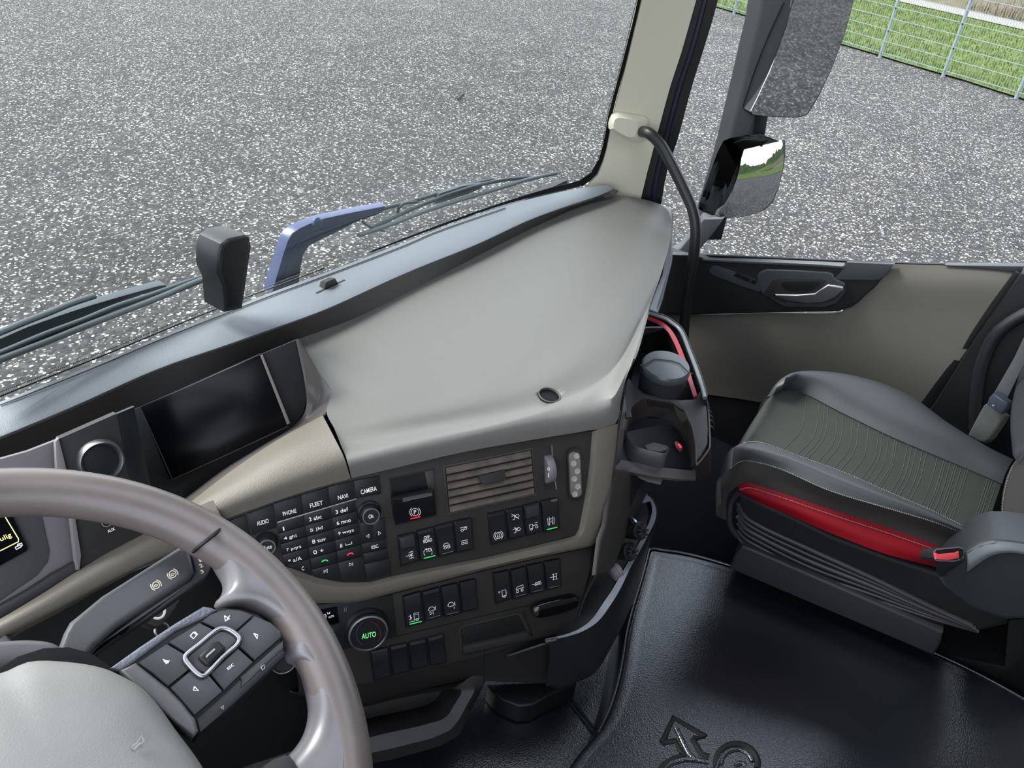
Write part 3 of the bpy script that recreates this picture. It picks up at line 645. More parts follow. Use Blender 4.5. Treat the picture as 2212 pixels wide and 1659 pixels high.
# ---------------------------------------------------------------- camera housing on the dash
pc = Plane((0, .99, 0), (0, -1, 0))
ch = thing('camera_housing', 'black angular camera housing standing on the dash shelf at the windscreen', 'camera housing', Yp(500, 665, .99))
fr = [(472, 545), (478, 528), (494, 516), (532, 508), (541, 513), (545, 535), (538, 580), (530, 640), (525, 668), (487, 676), (483, 620), (470, 590)]
bm = slab_bm([pc.p(a, b) for a, b in fr], (0, .055, 0), .007, 3); finish(bm, 'housing', mat('camera housing plastic', (30, 32, 33), .4, .5), ch, 30)
slab('front_cover', [pc.p(a, b, .0012) for a, b in [(482, 545), (487, 534), (500, 524), (530, 517), (536, 530), (530, 580), (522, 640), (518, 660), (494, 664), (490, 618), (480, 590)]], (0, .003, 0), DARKER, ch, .002)

# ================================================================== DASHBOARD
nF = Vector((-.512, -.788, .342)).normalized()
PF = Plane(CAM+ray(1000, 1040)*1.2, nF, (.839, -.545, 0))
PG = Plane(PF.p(470, 1110), (-.12, -.90, .42))
dash = thing('dashboard', 'grey and black truck dashboard running below the windscreen', 'dashboard', (0, .9, 1.9))
zs = 2.2
# top shelf
fr_px = [(-120, 992), (0, 943), (47, 925), (215, 853), (348, 792), (475, 751), (585, 710), (678, 679), (880, 588), (1032, 527), (1145, 474), (1240, 440), (1316, 415), (1330, 406)]
bk_px = [(-120, 915), (0, 868), (60, 845), (221, 780), (348, 726), (468, 678), (585, 632), (700, 590), (880, 521), (940, 497), (1092, 444), (1221, 412), (1285, 401), (1322, 400)]
fr = [Zp(a, b, zs) for a, b in fr_px]; bk = [Zp(a, b, zs+.006) for a, b in bk_px]
fr = cr(fr, 60); bk = cr(bk, 60)
fr = [(fr[max(0, i-2)]+fr[max(0, i-1)]+fr[i]+fr[min(59, i+1)]+fr[min(59, i+2)])/5 for i in range(60)]; bk = [(bk[max(0, i-2)]+bk[max(0, i-1)]+bk[i]+bk[min(59, i+1)]+bk[min(59, i+2)])/5 for i in range(60)]
midp = [a.lerp(b, .5)+Vector((0, 0, .002)) for a, b in zip(fr, bk)]
nosed = [a.lerp(b, .08)+Vector((0, 0, .0015)) for a, b in zip(fr, bk)]
sheet('top_shelf', [[p+Vector((0, .05, -.05)) for p in bk], bk, [b.lerp(m, .25) for b, m in zip(bk, midp)], midp, nosed, fr], SHELF, dash, 60, None, .004, 30)
# lip under the shelf edge
lb_px = [(-120, 1045), (0, 996), (127, 948), (250, 894), (411, 837), (538, 770), (644, 729), (766, 683), (918, 611), (1070, 531), (1183, 474), (1259, 440), (1324, 419), (1331, 409)]
hh = [.052, .052, .05, .048, .044, .044, .04, .036, .033, .028, .022, .016, .008, .003]
lb = [Zp(a, b, zs-h_) for (a, b), h_ in zip(lb_px, hh)]
sheet('shelf_lip', [cr([p+Vector((0, .001, -.002)) for p in fr], 60), cr(lb, 60), [p+Vector((0, .05, -.004)) for p in cr(lb, 60)]], mat('dark lip plastic', (54, 52, 50), .5, .45, bump=.2, bscale=700), dash, 60, None, .003, 30)
# seam line at the back of the shelf
tube('shelf_seam', [Zp(a, b+7 if a < 900 else b+5, zs+.0075) for a, b in bk_px[1:11]], .0016, DARKER, dash, 60, 6, flat=.4)
# beige main panel
def zl(L): return [Zp(*t) for t in L]
r0 = zl([(644, 727, 2.158), (766, 681, 2.162), (918, 609, 2.168), (1070, 529, 2.172), (1183, 472, 2.176), (1259, 438, 2.180), (1322, 420, 2.182)])
r1 = zl([(672, 785, 2.160), (800, 730, 2.163), (950, 660, 2.168), (1100, 580, 2.172), (1220, 510, 2.175), (1310, 455, 2.176), (1380, 428, 2.176)])
r2 = zl([(714, 845, 2.162), (840, 800, 2.165), (960, 760, 2.168), (1100, 700, 2.172), (1230, 620, 2.174), (1340, 530, 2.172), (1436, 447, 2.166)])
r3 = zl([(706, 892, 2.160), (830, 870, 2.164), (960, 845, 2.166), (1090, 800, 2.170), (1210, 730, 2.172), (1340, 620, 2.170), (1450, 485, 2.150)])
r4 = zl([(722, 925, 2.152), (840, 905, 2.160), (960, 885, 2.163), (1090, 855, 2.166), (1210, 810, 2.170), (1320, 735, 2.168), (1430, 585, 2.150)])
r5 = zl([(735, 958, 2.146), (850, 935, 2.152), (970, 912, 2.155), (1090, 892, 2.158), (1205, 862, 2.162), (1310, 810, 2.162), (1400, 670, 2.150)])
r6 = [PF.p(a, b, o_) for a, b, o_ in [(750, 995, .012), (860, 970, .012), (985, 945, .012), (1120, 918, .012), (1225, 900, .012), (1310, 870, .012), (1368, 775, .012)]]
r7 = [PF.p(a, b, o_) for a, b, o_ in [(760, 1033, .010), (870, 1007, .010), (1000, 977, .010), (1150, 950, .010), (1270, 930, .010), (1328, 917, .008), (1345, 840, .004)]]
pan = sheet('upper_panel', [r0, r1, r2, r3, r4, r5, r6, r7], BEIGE, dash, 60, 60, .004, 60)
# hole in the panel
hc0 = Zp(1187, 853, 2.1655); hax = Vector((.02, -.15, 1)).normalized()
cut = finish(lathe_bm(hc0, hax, [(.0176, -.03), (.0176, .03)], 40), 'cutter', DARKER)
bpy.context.view_layer.update(); md = pan.modifiers.new('hole', 'BOOLEAN'); md.object = cut; md.operation = 'DIFFERENCE'; md.solver = 'EXACT'
bpy.context.view_layer.update(); pm = bpy.data.meshes.new_from_object(pan.evaluated_get(bpy.context.evaluated_depsgraph_get())); pan.modifiers.clear(); pan.data = pm
bpy.data.objects.remove(cut)
lathe('panel_socket', hc0, hax, [(.0172, -.003), (.0172, -.022), (0, -.022), (0, -.0235), (.0182, -.0235), (.0182, -.003)], DARKER, dash, 40)
lathe('socket_rim_ring', hc0, hax, [(.0186, -.001), (.0184, .0012), (.0174, .0010), (.0172, -.003)], mat('dark beige rim', (96, 92, 84), .4), dash, 40)
# grey rim beyond the right end of the panel
slab('end_cap', zl([(1384, 430, 2.165), (1425, 441, 2.16), (1452, 450, 2.15), (1455, 475, 2.14), (1453, 560, 2.13), (1430, 650, 2.12), (1422, 676, 2.11), (1400, 668, 2.12), (1432, 590, 2.13), (1444, 500, 2.14), (1440, 462, 2.15)]), (0, 0, -.02), mat('grey end cap', (96, 100, 103), .35, .5), dash, .004, 3)
slab('end_seal', zl([(1445, 580, 2.125), (1438, 625, 2.12), (1428, 672, 2.11), (1424, 684, 2.10), (1418, 682, 2.10), (1426, 640, 2.115), (1436, 590, 2.125)]), (0, 0, -.03), RUBBER, dash, .001)
# driver side beige panel above the radio
def s0p(): 
    e = Zp(697, 897, 2.16); de = (e-PF.P).dot(nF)
    return [PF.p(a, b, de*k) for a, b, k in [(366, 1122, .30), (414, 1083, .36), (500, 1017, .52), (600, 950, .75)]]+[e]
s0 = s0p(); de_ = (s0[-1]-PF.P).dot(nF)
s1 = [PF.p(a, b, de_*k) for a, b, k in [(385, 1122, .05), (436, 1088, .06), (532, 1035, .10), (622, 985, .16), (722, 945, .22)]]
s2 = [PF.p(a, b, .010) for a, b in [(410, 1132), (462, 1104), (552, 1064), (645, 1028), (744, 990)]]
s3 = [PF.p(a, b, .009) for a, b in [(432, 1142), (482, 1123), (565, 1093), (660, 1061), (757, 1034)]]
sheet('driver_panel', [[s0[j], s1[j], s2[j], s3[j]] for j in range(5)], BEIGE2, dash, 30, 50, .004, 60)
# lower left beige strip below the instruments
t0 = PG.pts([(-120, 1400), (0, 1337), (90, 1283), (174, 1229), (310, 1150), (400, 1105), (460, 1080)], .0)
t1 = PG.pts([(-120, 1412), (0, 1350), (96, 1298), (190, 1245), (330, 1170), (420, 1128), (475, 1110)], .018)
t2 = PG.pts([(-120, 1432), (10, 1366), (110, 1318), (220, 1262), (350, 1200), (440, 1168), (495, 1150)], .02)
t3 = PG.pts([(-120, 1445), (32, 1372), (130, 1322), (285, 1235), (370, 1200), (460, 1175), (520, 1180)], .004)
sheet('lower_driver_strip', [t0, t1, t2, t3], BEIGE2, dash, 40, 16, .004, 60)
# console fascia (black) and the beige band around it
fas = [(462, 1128), (500, 1113), (620, 1070), (760, 1033), (870, 1007), (1000, 977), (1150, 950), (1279, 932), (1271, 1040), (1248, 1155), (1130, 1185), (1040, 1206), (940, 1225), (846, 1245), (800, 1257), (740, 1258), (690, 1248), (640, 1230), (560, 1205), (480, 1160)]
plate('console_fascia', PF, fas, 0, .02, FASCIA, dash, .001)
bo = [(1335, 915), (1331, 960), (1324, 1020), (1313, 1090), (1297, 1160), (1279, 1180), (1160, 1205), (1051, 1230), (940, 1258), (846, 1282), (792, 1296), (751, 1303), (680, 1303), (640, 1292), (560, 1262), (480, 1212), (440, 1180)]
bi = [(1279, 932), (1275, 985), (1269, 1040), (1259, 1100), (1248, 1155), (1225, 1162), (1130, 1185), (1040, 1206), (940, 1225), (846, 1245), (800, 1257), (740, 1258), (690, 1248), (640, 1230), (580, 1205), (520, 1165), (470, 1130)]
bo_ = [PF.p(a, b, .004) for a, b in bo]; bi_ = [PF.p(a, b, .0) for a, b in bi]; bt_ = [PF.p(a*.25+c*.75, b*.25+d*.75, .010) for (a, b), (c, d) in zip(bo, bi)]; bu_ = [PF.p(a*.8+c*.2, b*.8+d*.2, .012) for (a, b), (c, d) in zip(bo, bi)]
bx_ = [PF.p(a, b, -.02) for a, b in bo]
bm = bmesh.new(); rows = [lr(r, 60) for r in (bi_, bt_, bu_, bo_, bx_)]; V = [[bm.verts.new(p) for p in r] for r in rows]
for a, b in zip(V, V[1:]):
    for i in range(59): bm.faces.new((a[i], a[i+1], b[i+1], b[i]))
finish(bm, 'beige_band', BEIGE2, dash, 50)
# dark flank right of the band
sheet('console_flank', [[PF.p(1338, 890, .002), PF.p(1334, 917, .002), PF.p(1325, 1020, .002), PF.p(1314, 1092, .002), PF.p(1297, 1163, .002), PF.p(1288, 1235, -.002), PF.p(1262, 1290, -.004), PF.p(1240, 1362, -.004)],
      [p+Vector((.02, .03, 0)) for p in [PF.p(1344, 892), PF.p(1340, 920), PF.p(1334, 1020), PF.p(1322, 1092), PF.p(1308, 1163), PF.p(1298, 1240), PF.p(1275, 1295), PF.p(1250, 1362)]],
      [p+Vector((.05, .16, -.03)) for p in [PF.p(1340, 900), PF.p(1340, 925), PF.p(1334, 1020), PF.p(1322, 1092), PF.p(1308, 1163), PF.p(1298, 1240), PF.p(1275, 1295), PF.p(1250, 1362)]]], DARK, dash, 40, None, .003)
# side column below the drink holder
PS = Plane(PF.p(1330, 1100, -.01), Vector((.15, -.93, .30)), (1, 0, 0))
plate('side_column', PS, [(1326, 1008), (1362, 1018), (1362, 1101), (1357, 1148), (1340, 1193), (1328, 1226), (1317, 1236), (1288, 1244), (1298, 1165), (1309, 1135)], 0.004, .008, mat('warm dark plastic', (50, 46, 43), .55, .4, bump=.15), dash, .006, 3)
plate('side_net_panel', PS, [(1364, 1020), (1400, 1030), (1392, 1060), (1363, 1108), (1358, 1112)], -.01, .01, MESHM, dash, .001)
plate('side_trim_bar', PS, [(1396, 1032), (1404, 1034), (1400, 1062), (1375, 1112), (1361, 1124), (1360, 1116)], -.004, .01, DARK, dash, .001)
# lower fascia and its parts
lf = [(560, 1275), (640, 1296), (700, 1306), (760, 1306), (846, 1284), (940, 1260), (1051, 1232), (1160, 1207), (1279, 1182), (1274, 1230), (1262, 1280), (1240, 1362), (1150, 1382), (1045, 1415), (960, 1436), (880, 1455), (802, 1475), (760, 1480), (700, 1440), (640, 1380)]
slot = [(993, 1360), (1000, 1352), (1118, 1326), (1124, 1326), (1148, 1374), (1145, 1381), (1003, 1413), (998, 1408)]
plate('lower_fascia', PF, lf, -.008, .02, FASCIA, dash, .001)
strokes('fascia_seam', PF, [[(846, 1284), (851, 1330), (858, 1374), (720, 1404)], [(858, 1374), (1000, 1340), (1130, 1310), (1155, 1306)], [(1131, 1322), (1150, 1372)], [(1000, 1413), (1147, 1383), (1240, 1362)], [(1046, 1405), (1045, 1475)]], DARKER, dash, .0012, -.0078)
plate('storage_slot', PF, [(996, 1362), (1003, 1355), (1114, 1330), (1121, 1332), (1146, 1375), (1004, 1407)], -.007, .002, DARKER, dash, .0005)
plate('slot_ledge', PF, [(1000, 1398), (1140, 1366), (1149, 1375), (1147, 1383), (1002, 1414)], -.001, .012, DARK, dash, .003)
strokes('slot_frame', PF, [[(996, 1405), (993, 1360), (1003, 1352), (1118, 1326), (1124, 1329), (1146, 1374)]], FASCIA, dash, .0022, -.007)
pad = thing('latch_pad', 'glossy black oval latch pad at the lower right of the console', 'latch', PF.p(1202, 1325)); 
PFc = cr(PF.pts([(1152, 1322), (1155, 1313), (1164, 1308), (1238, 1290), (1248, 1291), (1252, 1300), (1250, 1310), (1242, 1317), (1170, 1336), (1158, 1335)], .006), 36, True)
slab('pad', PFc, -nF*.012, mat('gloss black', (10, 10, 12), .08, .6), pad, .004, 4)
slab('chrome_tip', cr(PF.pts([(1152, 1323), (1155, 1314), (1163, 1310), (1166, 1316), (1163, 1328), (1158, 1332)], .0085), 20, True), -nF*.004, CHROME, pad, .002)
# lower body under the fascia
low1 = [PF.p(a, b, -.012) for a, b in [(640, 1400), (760, 1470), (880, 1450), (960, 1432), (1045, 1412), (1147, 1382), (1240, 1360)]]
low2 = [PF.p(a, b, -.03) for a, b in [(640, 1440), (760, 1500), (880, 1480), (960, 1462), (1045, 1440), (1147, 1420), (1243, 1395)]]
low3 = [PF.p(a, b, -.06) for a, b in [(640, 1500), (760, 1530), (880, 1500), (970, 1476), (1052, 1472), (1150, 1475), (1246, 1470)]]
sheet('lower_body', [low1, low2, low3, [p+Vector((0, .1, -.02)) for p in low3]], DARK, dash, 40, 16, .003)
# open storage tray at the foot of the console
PT = Plane(PF.p(900, 1560, -.03), Vector((-.42, -.62, .66)), (.839, -.545, 0))
t_out = [(700, 1560), (770, 1520), (870, 1495), (985, 1478), (1006, 1472), (1046, 1440), (1050, 1470), (1020, 1530), (990, 1590), (950, 1612), (850, 1640), (785, 1652), (700, 1668), (640, 1660)]
t_in = [(700, 1575), (775, 1528), (870, 1507), (975, 1488), (998, 1490), (996, 1500), (986, 1515), (968, 1546), (952, 1556), (900, 1570), (830, 1585), (788, 1596), (700, 1612), (650, 1610)]
a = lr(PT.pts(t_out+[t_out[0]], 0), 90); b = lr(PT.pts(t_in+[t_in[0]], .004), 90); c = [p-PT.n*.10 for p in b]; d = [p-PT.n*.08 for p in a]
tr = sheet_bm([d, a, [x.lerp(y, .5)+PT.n*.012 for x, y in zip(a, b)], b, c], 90)
tr.faces.new([v for v in tr.verts][-90:][:89]); finish(tr, 'storage_tray', DARK, dash, 50)
# leg well and column cover behind the wheel
plate('leg_well_panel', PG, [(-120, 1440), (32, 1372), (285, 1235), (380, 1200), (470, 1180), (560, 1262), (640, 1292), (720, 1330), (780, 1480), (700, 1600), (400, 1700), (-120, 1700)], -.09, .02, DARKER, dash, .002)

# ---- display recess
scr = thing('display_screen', 'large switched-off black display screen set in the dashboard', 'screen', PF.p(460, 900, -.04))
ro = s0p()[1:]+[ Zp(716, 872, 2.161), Zp(714, 845, 2.162), Zp(690, 806, 2.161), Zp(646, 731, 2.158)]
PD_ = Plane(Zp(600, 930, 2.13), (-.50, -.76, .42), (.84, -.54, 0))
ri = PD_.pts([(395, 1080), (480, 1015), (572, 958), (640, 915), (658, 890), (663, 860), (661, 820), (643, 732)], 0)
rm = [x.lerp(y, .75)+PD_.n*.004 for x, y in zip(ro, ri)]
sheet('screen_surround', [ro, rm, ri], WALLG if False else mat('brown grey plastic', (84, 78, 76), .45, .45), dash, 50, 8, .003, 60)
plate('recess_back', PD_, [(262, 895), (400, 842), (540, 775), (642, 733), (661, 821), (663, 860), (656, 890), (640, 917), (572, 962), (480, 1020), (398, 1084), (340, 1130), (300, 1110), (280, 1000)], -.004, .004, DARKER, dash, .0005)
plate('screen_panel', PD_, [(302, 879), (404, 836), (563, 766), (568, 768), (627, 914), (622, 918), (500, 974), (378, 1034), (366, 1036)], .010, .014, SCREEN, scr, .001)
plate('screen_edge', PD_, [(562, 768), (568, 767), (627, 914), (620, 918), (619, 914)], .0115, .004, mat('worn edge', (120, 112, 108), .3, .5), scr, .0008)
strokes('screen_frame_line', PD_, [[(303, 880), (372, 1034)], [(372, 1036), (500, 978), (622, 921)]], mat('dim edge', (52, 50, 50), .4), scr, .0008, .011)

# ---- speaker panel and instruments
PG2 = Plane(PG.p(210, 1150, .0), (-.20, -.88, .42))
plate('speaker_panel', PG2, [(127, 948), (252, 893), (262, 940), (280, 1040), (300, 1100), (318, 1148), (172, 1230), (172, 1200), (158, 1110), (143, 1015)], 0, .02, mat('panel black', (36, 34, 34), .5, .45, noise=.15, nscale=20), dash, .001)
plate('gloss_divider', PG2, [(250, 895), (290, 878), (312, 985), (324, 1040), (345, 1140), (318, 1152), (296, 1098), (278, 1035)], -.004, .01, mat('teal black gloss', (16, 20, 24), .3, .5), dash, .001)
spk = thing('speaker', 'round speaker with a chrome ring behind the top of the wheel', 'speaker', PG2.p(217, 998))
c_ = PG2.p(216, 994, .002); rad = (PG2.p(269, 994)-PG2.p(164, 994)).length/2
lathe('chrome_ring', c_, PG2.n, [(rad*1.0, 0), (rad*.97, .008), (rad*.86, .014), (rad*.76, .010), (rad*.74, .004)], CHROME2, spk, 48, 60)
lathe('speaker_grille', c_, PG2.n, [(rad*.76, .002), (rad*.75, .006), (0, .009)], DARKER, spk, 40)
aux = thing('aux_socket', 'audio jack socket marked AUX on the black panel below the speaker', 'socket', PG2.p(232, 1128))
ca = PG2.p(231, 1127, .001); ra = (PG2.p(243, 1127)-PG2.p(219, 1127)).length/2
lathe('socket_ring', ca, PG2.n, [(ra, 0), (ra, .0012), (ra*.86, .0012), (ra*.86, 0)], GREYP, aux, 28)
lathe('jack_hole', ca, PG2.n, [(ra*.5, 0), (ra*.5, .003), (ra*.3, .003), (ra*.3, .0005), (0, .0005)], mat('jack metal', (110, 108, 106), .3, .5, metal=1), aux, 20)
text('marking', 'AUX', PG2, 240, 1145, 17, 7, (16, -7), WHITE, aux)
# binnacle walls
plate('binnacle_ridge', PG2, [(119, 955), (127, 946), (145, 1015), (162, 1110), (176, 1200), (172, 1232), (164, 1232), (150, 1110), (122, 1020)], .006, .012, mat('ridge plastic', (118, 112, 112), .4, .5), dash, .002)
plate('binnacle_side', PG2, [(-100, 1020), (60, 975), (124, 950), (122, 1017), (150, 1116), (163, 1180), (164, 1232), (110, 1262), (40, 1305), (0, 1330), (-100, 1390)], -.012, .01, WALLG, dash, .001)
plate('binnacle_floor', PG2, [(-100, 1050), (0, 1040), (50, 1040), (90, 1110), (108, 1190), (104, 1215), (80, 1245), (0, 1300), (-100, 1360)], -.010, .006, mat('binnacle grey', (66, 65, 68), .55, .4), dash, .003)
plate('binnacle_edge', PG2, [(-100, 1396), (0, 1340), (90, 1284), (174, 1230), (166, 1215), (110, 1245), (60, 1278), (0, 1312), (-100, 1368)], .003, .012, mat('binnacle edge plastic', (52, 50, 51), .55, .4), dash, .003)
ins = thing('instrument_display', 'lit instrument display with yellow outline and text, cut by the left edge', 'display', PG2.p(20, 1160))
plate('display_panel', PG2, [(-90, 1060), (10, 1050), (25, 1110), (60, 1184), (58, 1190), (0, 1222), (-90, 1268)], -.006, .006, SCREEN, ins, .0005)
strokes('outline', PG2, [[(0, 1090), (12, 1118), (40, 1164), (40, 1170), (0, 1190), (-60, 1218)]], YELL, ins, .0006, -.0055)
text('message', 'nulig', PG2, 8, 1163, 36, 14, (25, -11), YELL, ins, -.0055)
strokes('page_symbol', PG2, [[(33, 1182), (44, 1177), (46, 1181), (35, 1187), (33, 1182)], [(38, 1179), (38, 1176), (47, 1173), (48, 1178), (46, 1180)]], WHITE, ins, .0007, -.0055)
plate('left_bracket', PG2, [(-100, 1440), (0, 1380), (12, 1372), (24, 1385), (22, 1400), (-20, 1420), (-100, 1470)], .03, .03, WALLG, dash, .004)

# ---- small hook on the shelf
hk = thing('shelf_hook', 'small black clip standing on the dash shelf', 'clip', Zp(714, 618, zs))
hc = Zp(715, 618, zs+.006); bm = bmesh.new()
pts = [hc+Vector((-.017, 0, -.002)), hc+Vector((-.010, 0, .012)), hc+Vector((.012, 0, .012)), hc+Vector((.019, 0, -.002))]
slab_bm(pts, (0, .016, -.004), .002, 2, bm); finish(bm, 'hook', DARK, hk)
slab('hook_slot', [hc+Vector(v) for v in ((-.036, -.002, -.0008), (.036, -.002, -.0008), (.036, .003, -.0008), (-.036, .003, -.0008))], (0, 0, -.002), DARKER, hk, 0)

# ================================================================== CONTROLS ON THE CONSOLE
def on_line(a, b, y): return a[0]+(b[0]-a[0])*(y-a[1])/(b[1]-a[1])
COLS = [((590, 1088), (614, 1227)), ((649.5, 1069.5), (675, 1246)), ((708, 1052), (735, 1257)), ((763, 1038), (790.5, 1257)), ((820, 1027.5), (846, 1243))]
def rowy(k, x): return 1129+24.2*k-(.298-.006*k)*(x-599)
def cross(c, k):
    y = 1150
    for _ in range(6): x = on_line(*COLS[c], y); y = rowy(k, x)
    return (x, y)
SL = (10, -2.6)
kp = thing('audio_keypad', 'black audio and phone keypad with column keys and two round knobs', 'keypad', PF.p(700, 1200))
def key(name, q, inset=1.0, h=.0022, m=None, bev=.0006):
    cx = sum(p[0] for p in q)/len(q); cy = sum(p[1] for p in q)/len(q)
    q2 = []
    for x, y in q:
        d = math.hypot(x-cx, y-cy); q2.append((x-(x-cx)/d*inset, y-(y-cy)/d*inset))
    return plate(name, PF, q2, h, h+.001, m or KEY, kp, bev)
def tkey(q, label=None, c=None, w=0, h=8, m=None, extra=None, name='key', **kw):
    k = key(name, q, **kw)
    if label: text('marking', label, PF, c[0], c[1], w, h, SL, m or WHITE, k, .0024)
    return k
tkey([(470, 1135), (530, 1111), (541, 1160), (500, 1172)])
tkey([(533, 1110), (589, 1089), (598, 1140), (545, 1157)], 'AUDIO', (567.6, 1128), 26, 9.5)
for (c, l, p, w) in ((0, 'PHONE', (625.6, 1106.6), 30), (1, 'FLEET', (683.4, 1089), 28), (2, 'NAVI', (741, 1073), 22)):
    tkey([COLS[c][0], COLS[c+1][0], cross(c+1, 0), cross(c, 0)], l, p, w, 9)
tkey([COLS[3][0], COLS[4][0], (825, 1067), (769, 1078)], 'CAMERA', (796.5, 1059), 35, 10)
KT = [[('1', 612.6, 1142, 3), ('2 abc', 681, 1119, 28), ('3 def', 738.5, 1103, 28)], [('4 ghi', 627, 1161, 28), ('5 jkl', 683.4, 1143.5, 28), ('6 mno', 742.5, 1126.7, 31)],
      [('7 pqrs', 634.6, 1185, 33), ('8 tuv', 689, 1167, 30), ('9 wxyz', 747.7, 1149.5, 35)], [('* a/A', 637.3, 1209, 30), ('0 +', 688, 1191, 23), ('#', 737, 1179, 6)], [('C', 654.4, 1228, 5), None, None]]
for r in range(5):
    for c in range(3):
        if r == 4 and c == 0: q = [cross(0, 4), cross(1, 4), (674, 1244), (640, 1231), (614, 1221)]
        else: q = [cross(c, r), cross(c+1, r), cross(c+1, r+1), cross(c, r+1)]
        t = KT[r][c]
        k = tkey(q, t[0], (t[1], t[2]), t[3], 8.5) if t else key('key', q)
        if r == 3 and c == 2: strokes('marking', PF, [[(746, 1174), (746.5, 1178), (760, 1174.5), (759.5, 1170)]], WHITE, k, .0005, .0024)
        if r == 4 and c == 1: strokes('marking', PF, [[(695, 1214), (699, 1210.5), (705, 1209.5), (708, 1212)]], GREEN, k, .0009, .0024)
        if r == 4 and c == 2: strokes('marking', PF, [[(750, 1199.5), (754, 1196), (760, 1194.5), (763, 1197)]], RED, k, .0009, .0024)
k = key('key', [cross(1, 5), cross(2, 5), (735, 1256), (700, 1251), (677, 1245)]); strokes('marking', PF, [[(700, 1231), (700, 1238)], [(707, 1229), (702, 1234), (707, 1237.5), (707, 1229)]], WHITE, k, .0004, .0024)
k = key('key', [cross(2, 5), cross(3, 5), (790, 1256), (737, 1257)]); strokes('marking', PF, [[(762, 1215), (762, 1222)], [(755, 1216), (760, 1219), (755, 1223), (755, 1216)]], WHITE, k, .0004, .0024)
strokes('chrome_strip', PF, [[(599, 1129), (770, 1078)]], CHROME2, kp, .0013, .0024)
k = key('key', [(777, 1129), (803, 1124), (806, 1168), (781, 1174)]); strokes('marking', PF, [[(797, 1154), (791, 1158), (797, 1162), (797, 1154)]], WHITE, k, .0004, .0024)
k = key('key', [(805, 1124), (832, 1118), (835, 1163), (808, 1168)]); strokes('marking', PF, [[(817, 1148), (823, 1152), (818, 1156), (817, 1148)]], WHITE, k, .0004, .0024)
tkey([(781, 1175), (835, 1164), (837, 1183), (784, 1195)], 'ESC', (810, 1181), 15, 7)
tkey([(784, 1196), (837, 1184), (841, 1205), (787, 1218)])
tkey([(787, 1219), (841, 1206), (846, 1242), (791, 1256)])
def knob(parent, px, py, rpx, cpx, cpy, crp, label, w, hh=.016):
    c = PF.p(px, py, .001); r = (PF.p(px+rpx, py)-PF.p(px-rpx, py)).length/2; r2 = r*.78
    tip = PF.p(cpx, cpy, hh); 
    kn = lathe('knob', c, nF, [(r, 0), (r*.98, .002), (r*.86, .004), (r*.80, hh*.85), (r*.74, hh), (0, hh)], KEY, parent, 40)
    cc = c+nF*hh; lathe('chrome_ring', cc, nF, [(r*.72, 0), (r*.70, .0012), (r*.62, .0012), (r*.60, 0)], CHROME2, kn, 40)
    u = Vector((.839, -.545, 0)); pl = Plane(cc, nF, u)
    # print on the cap: find its pixel
    q = np.array(cc-CAM) @ M3; cxp, cyp = W/2+F*q[0]/q[2], H/2+F*q[1]/q[2]
    text('marking', label, pl, cxp, cyp, w, 8.5, SL, WHITE, kn, .0008)
knob(kp, 797, 1106, 26, 0, 0, 0, 'Ok', 11)
knob(kp, 575, 1172, 26, 0, 0, 0, 'Mute', 21)

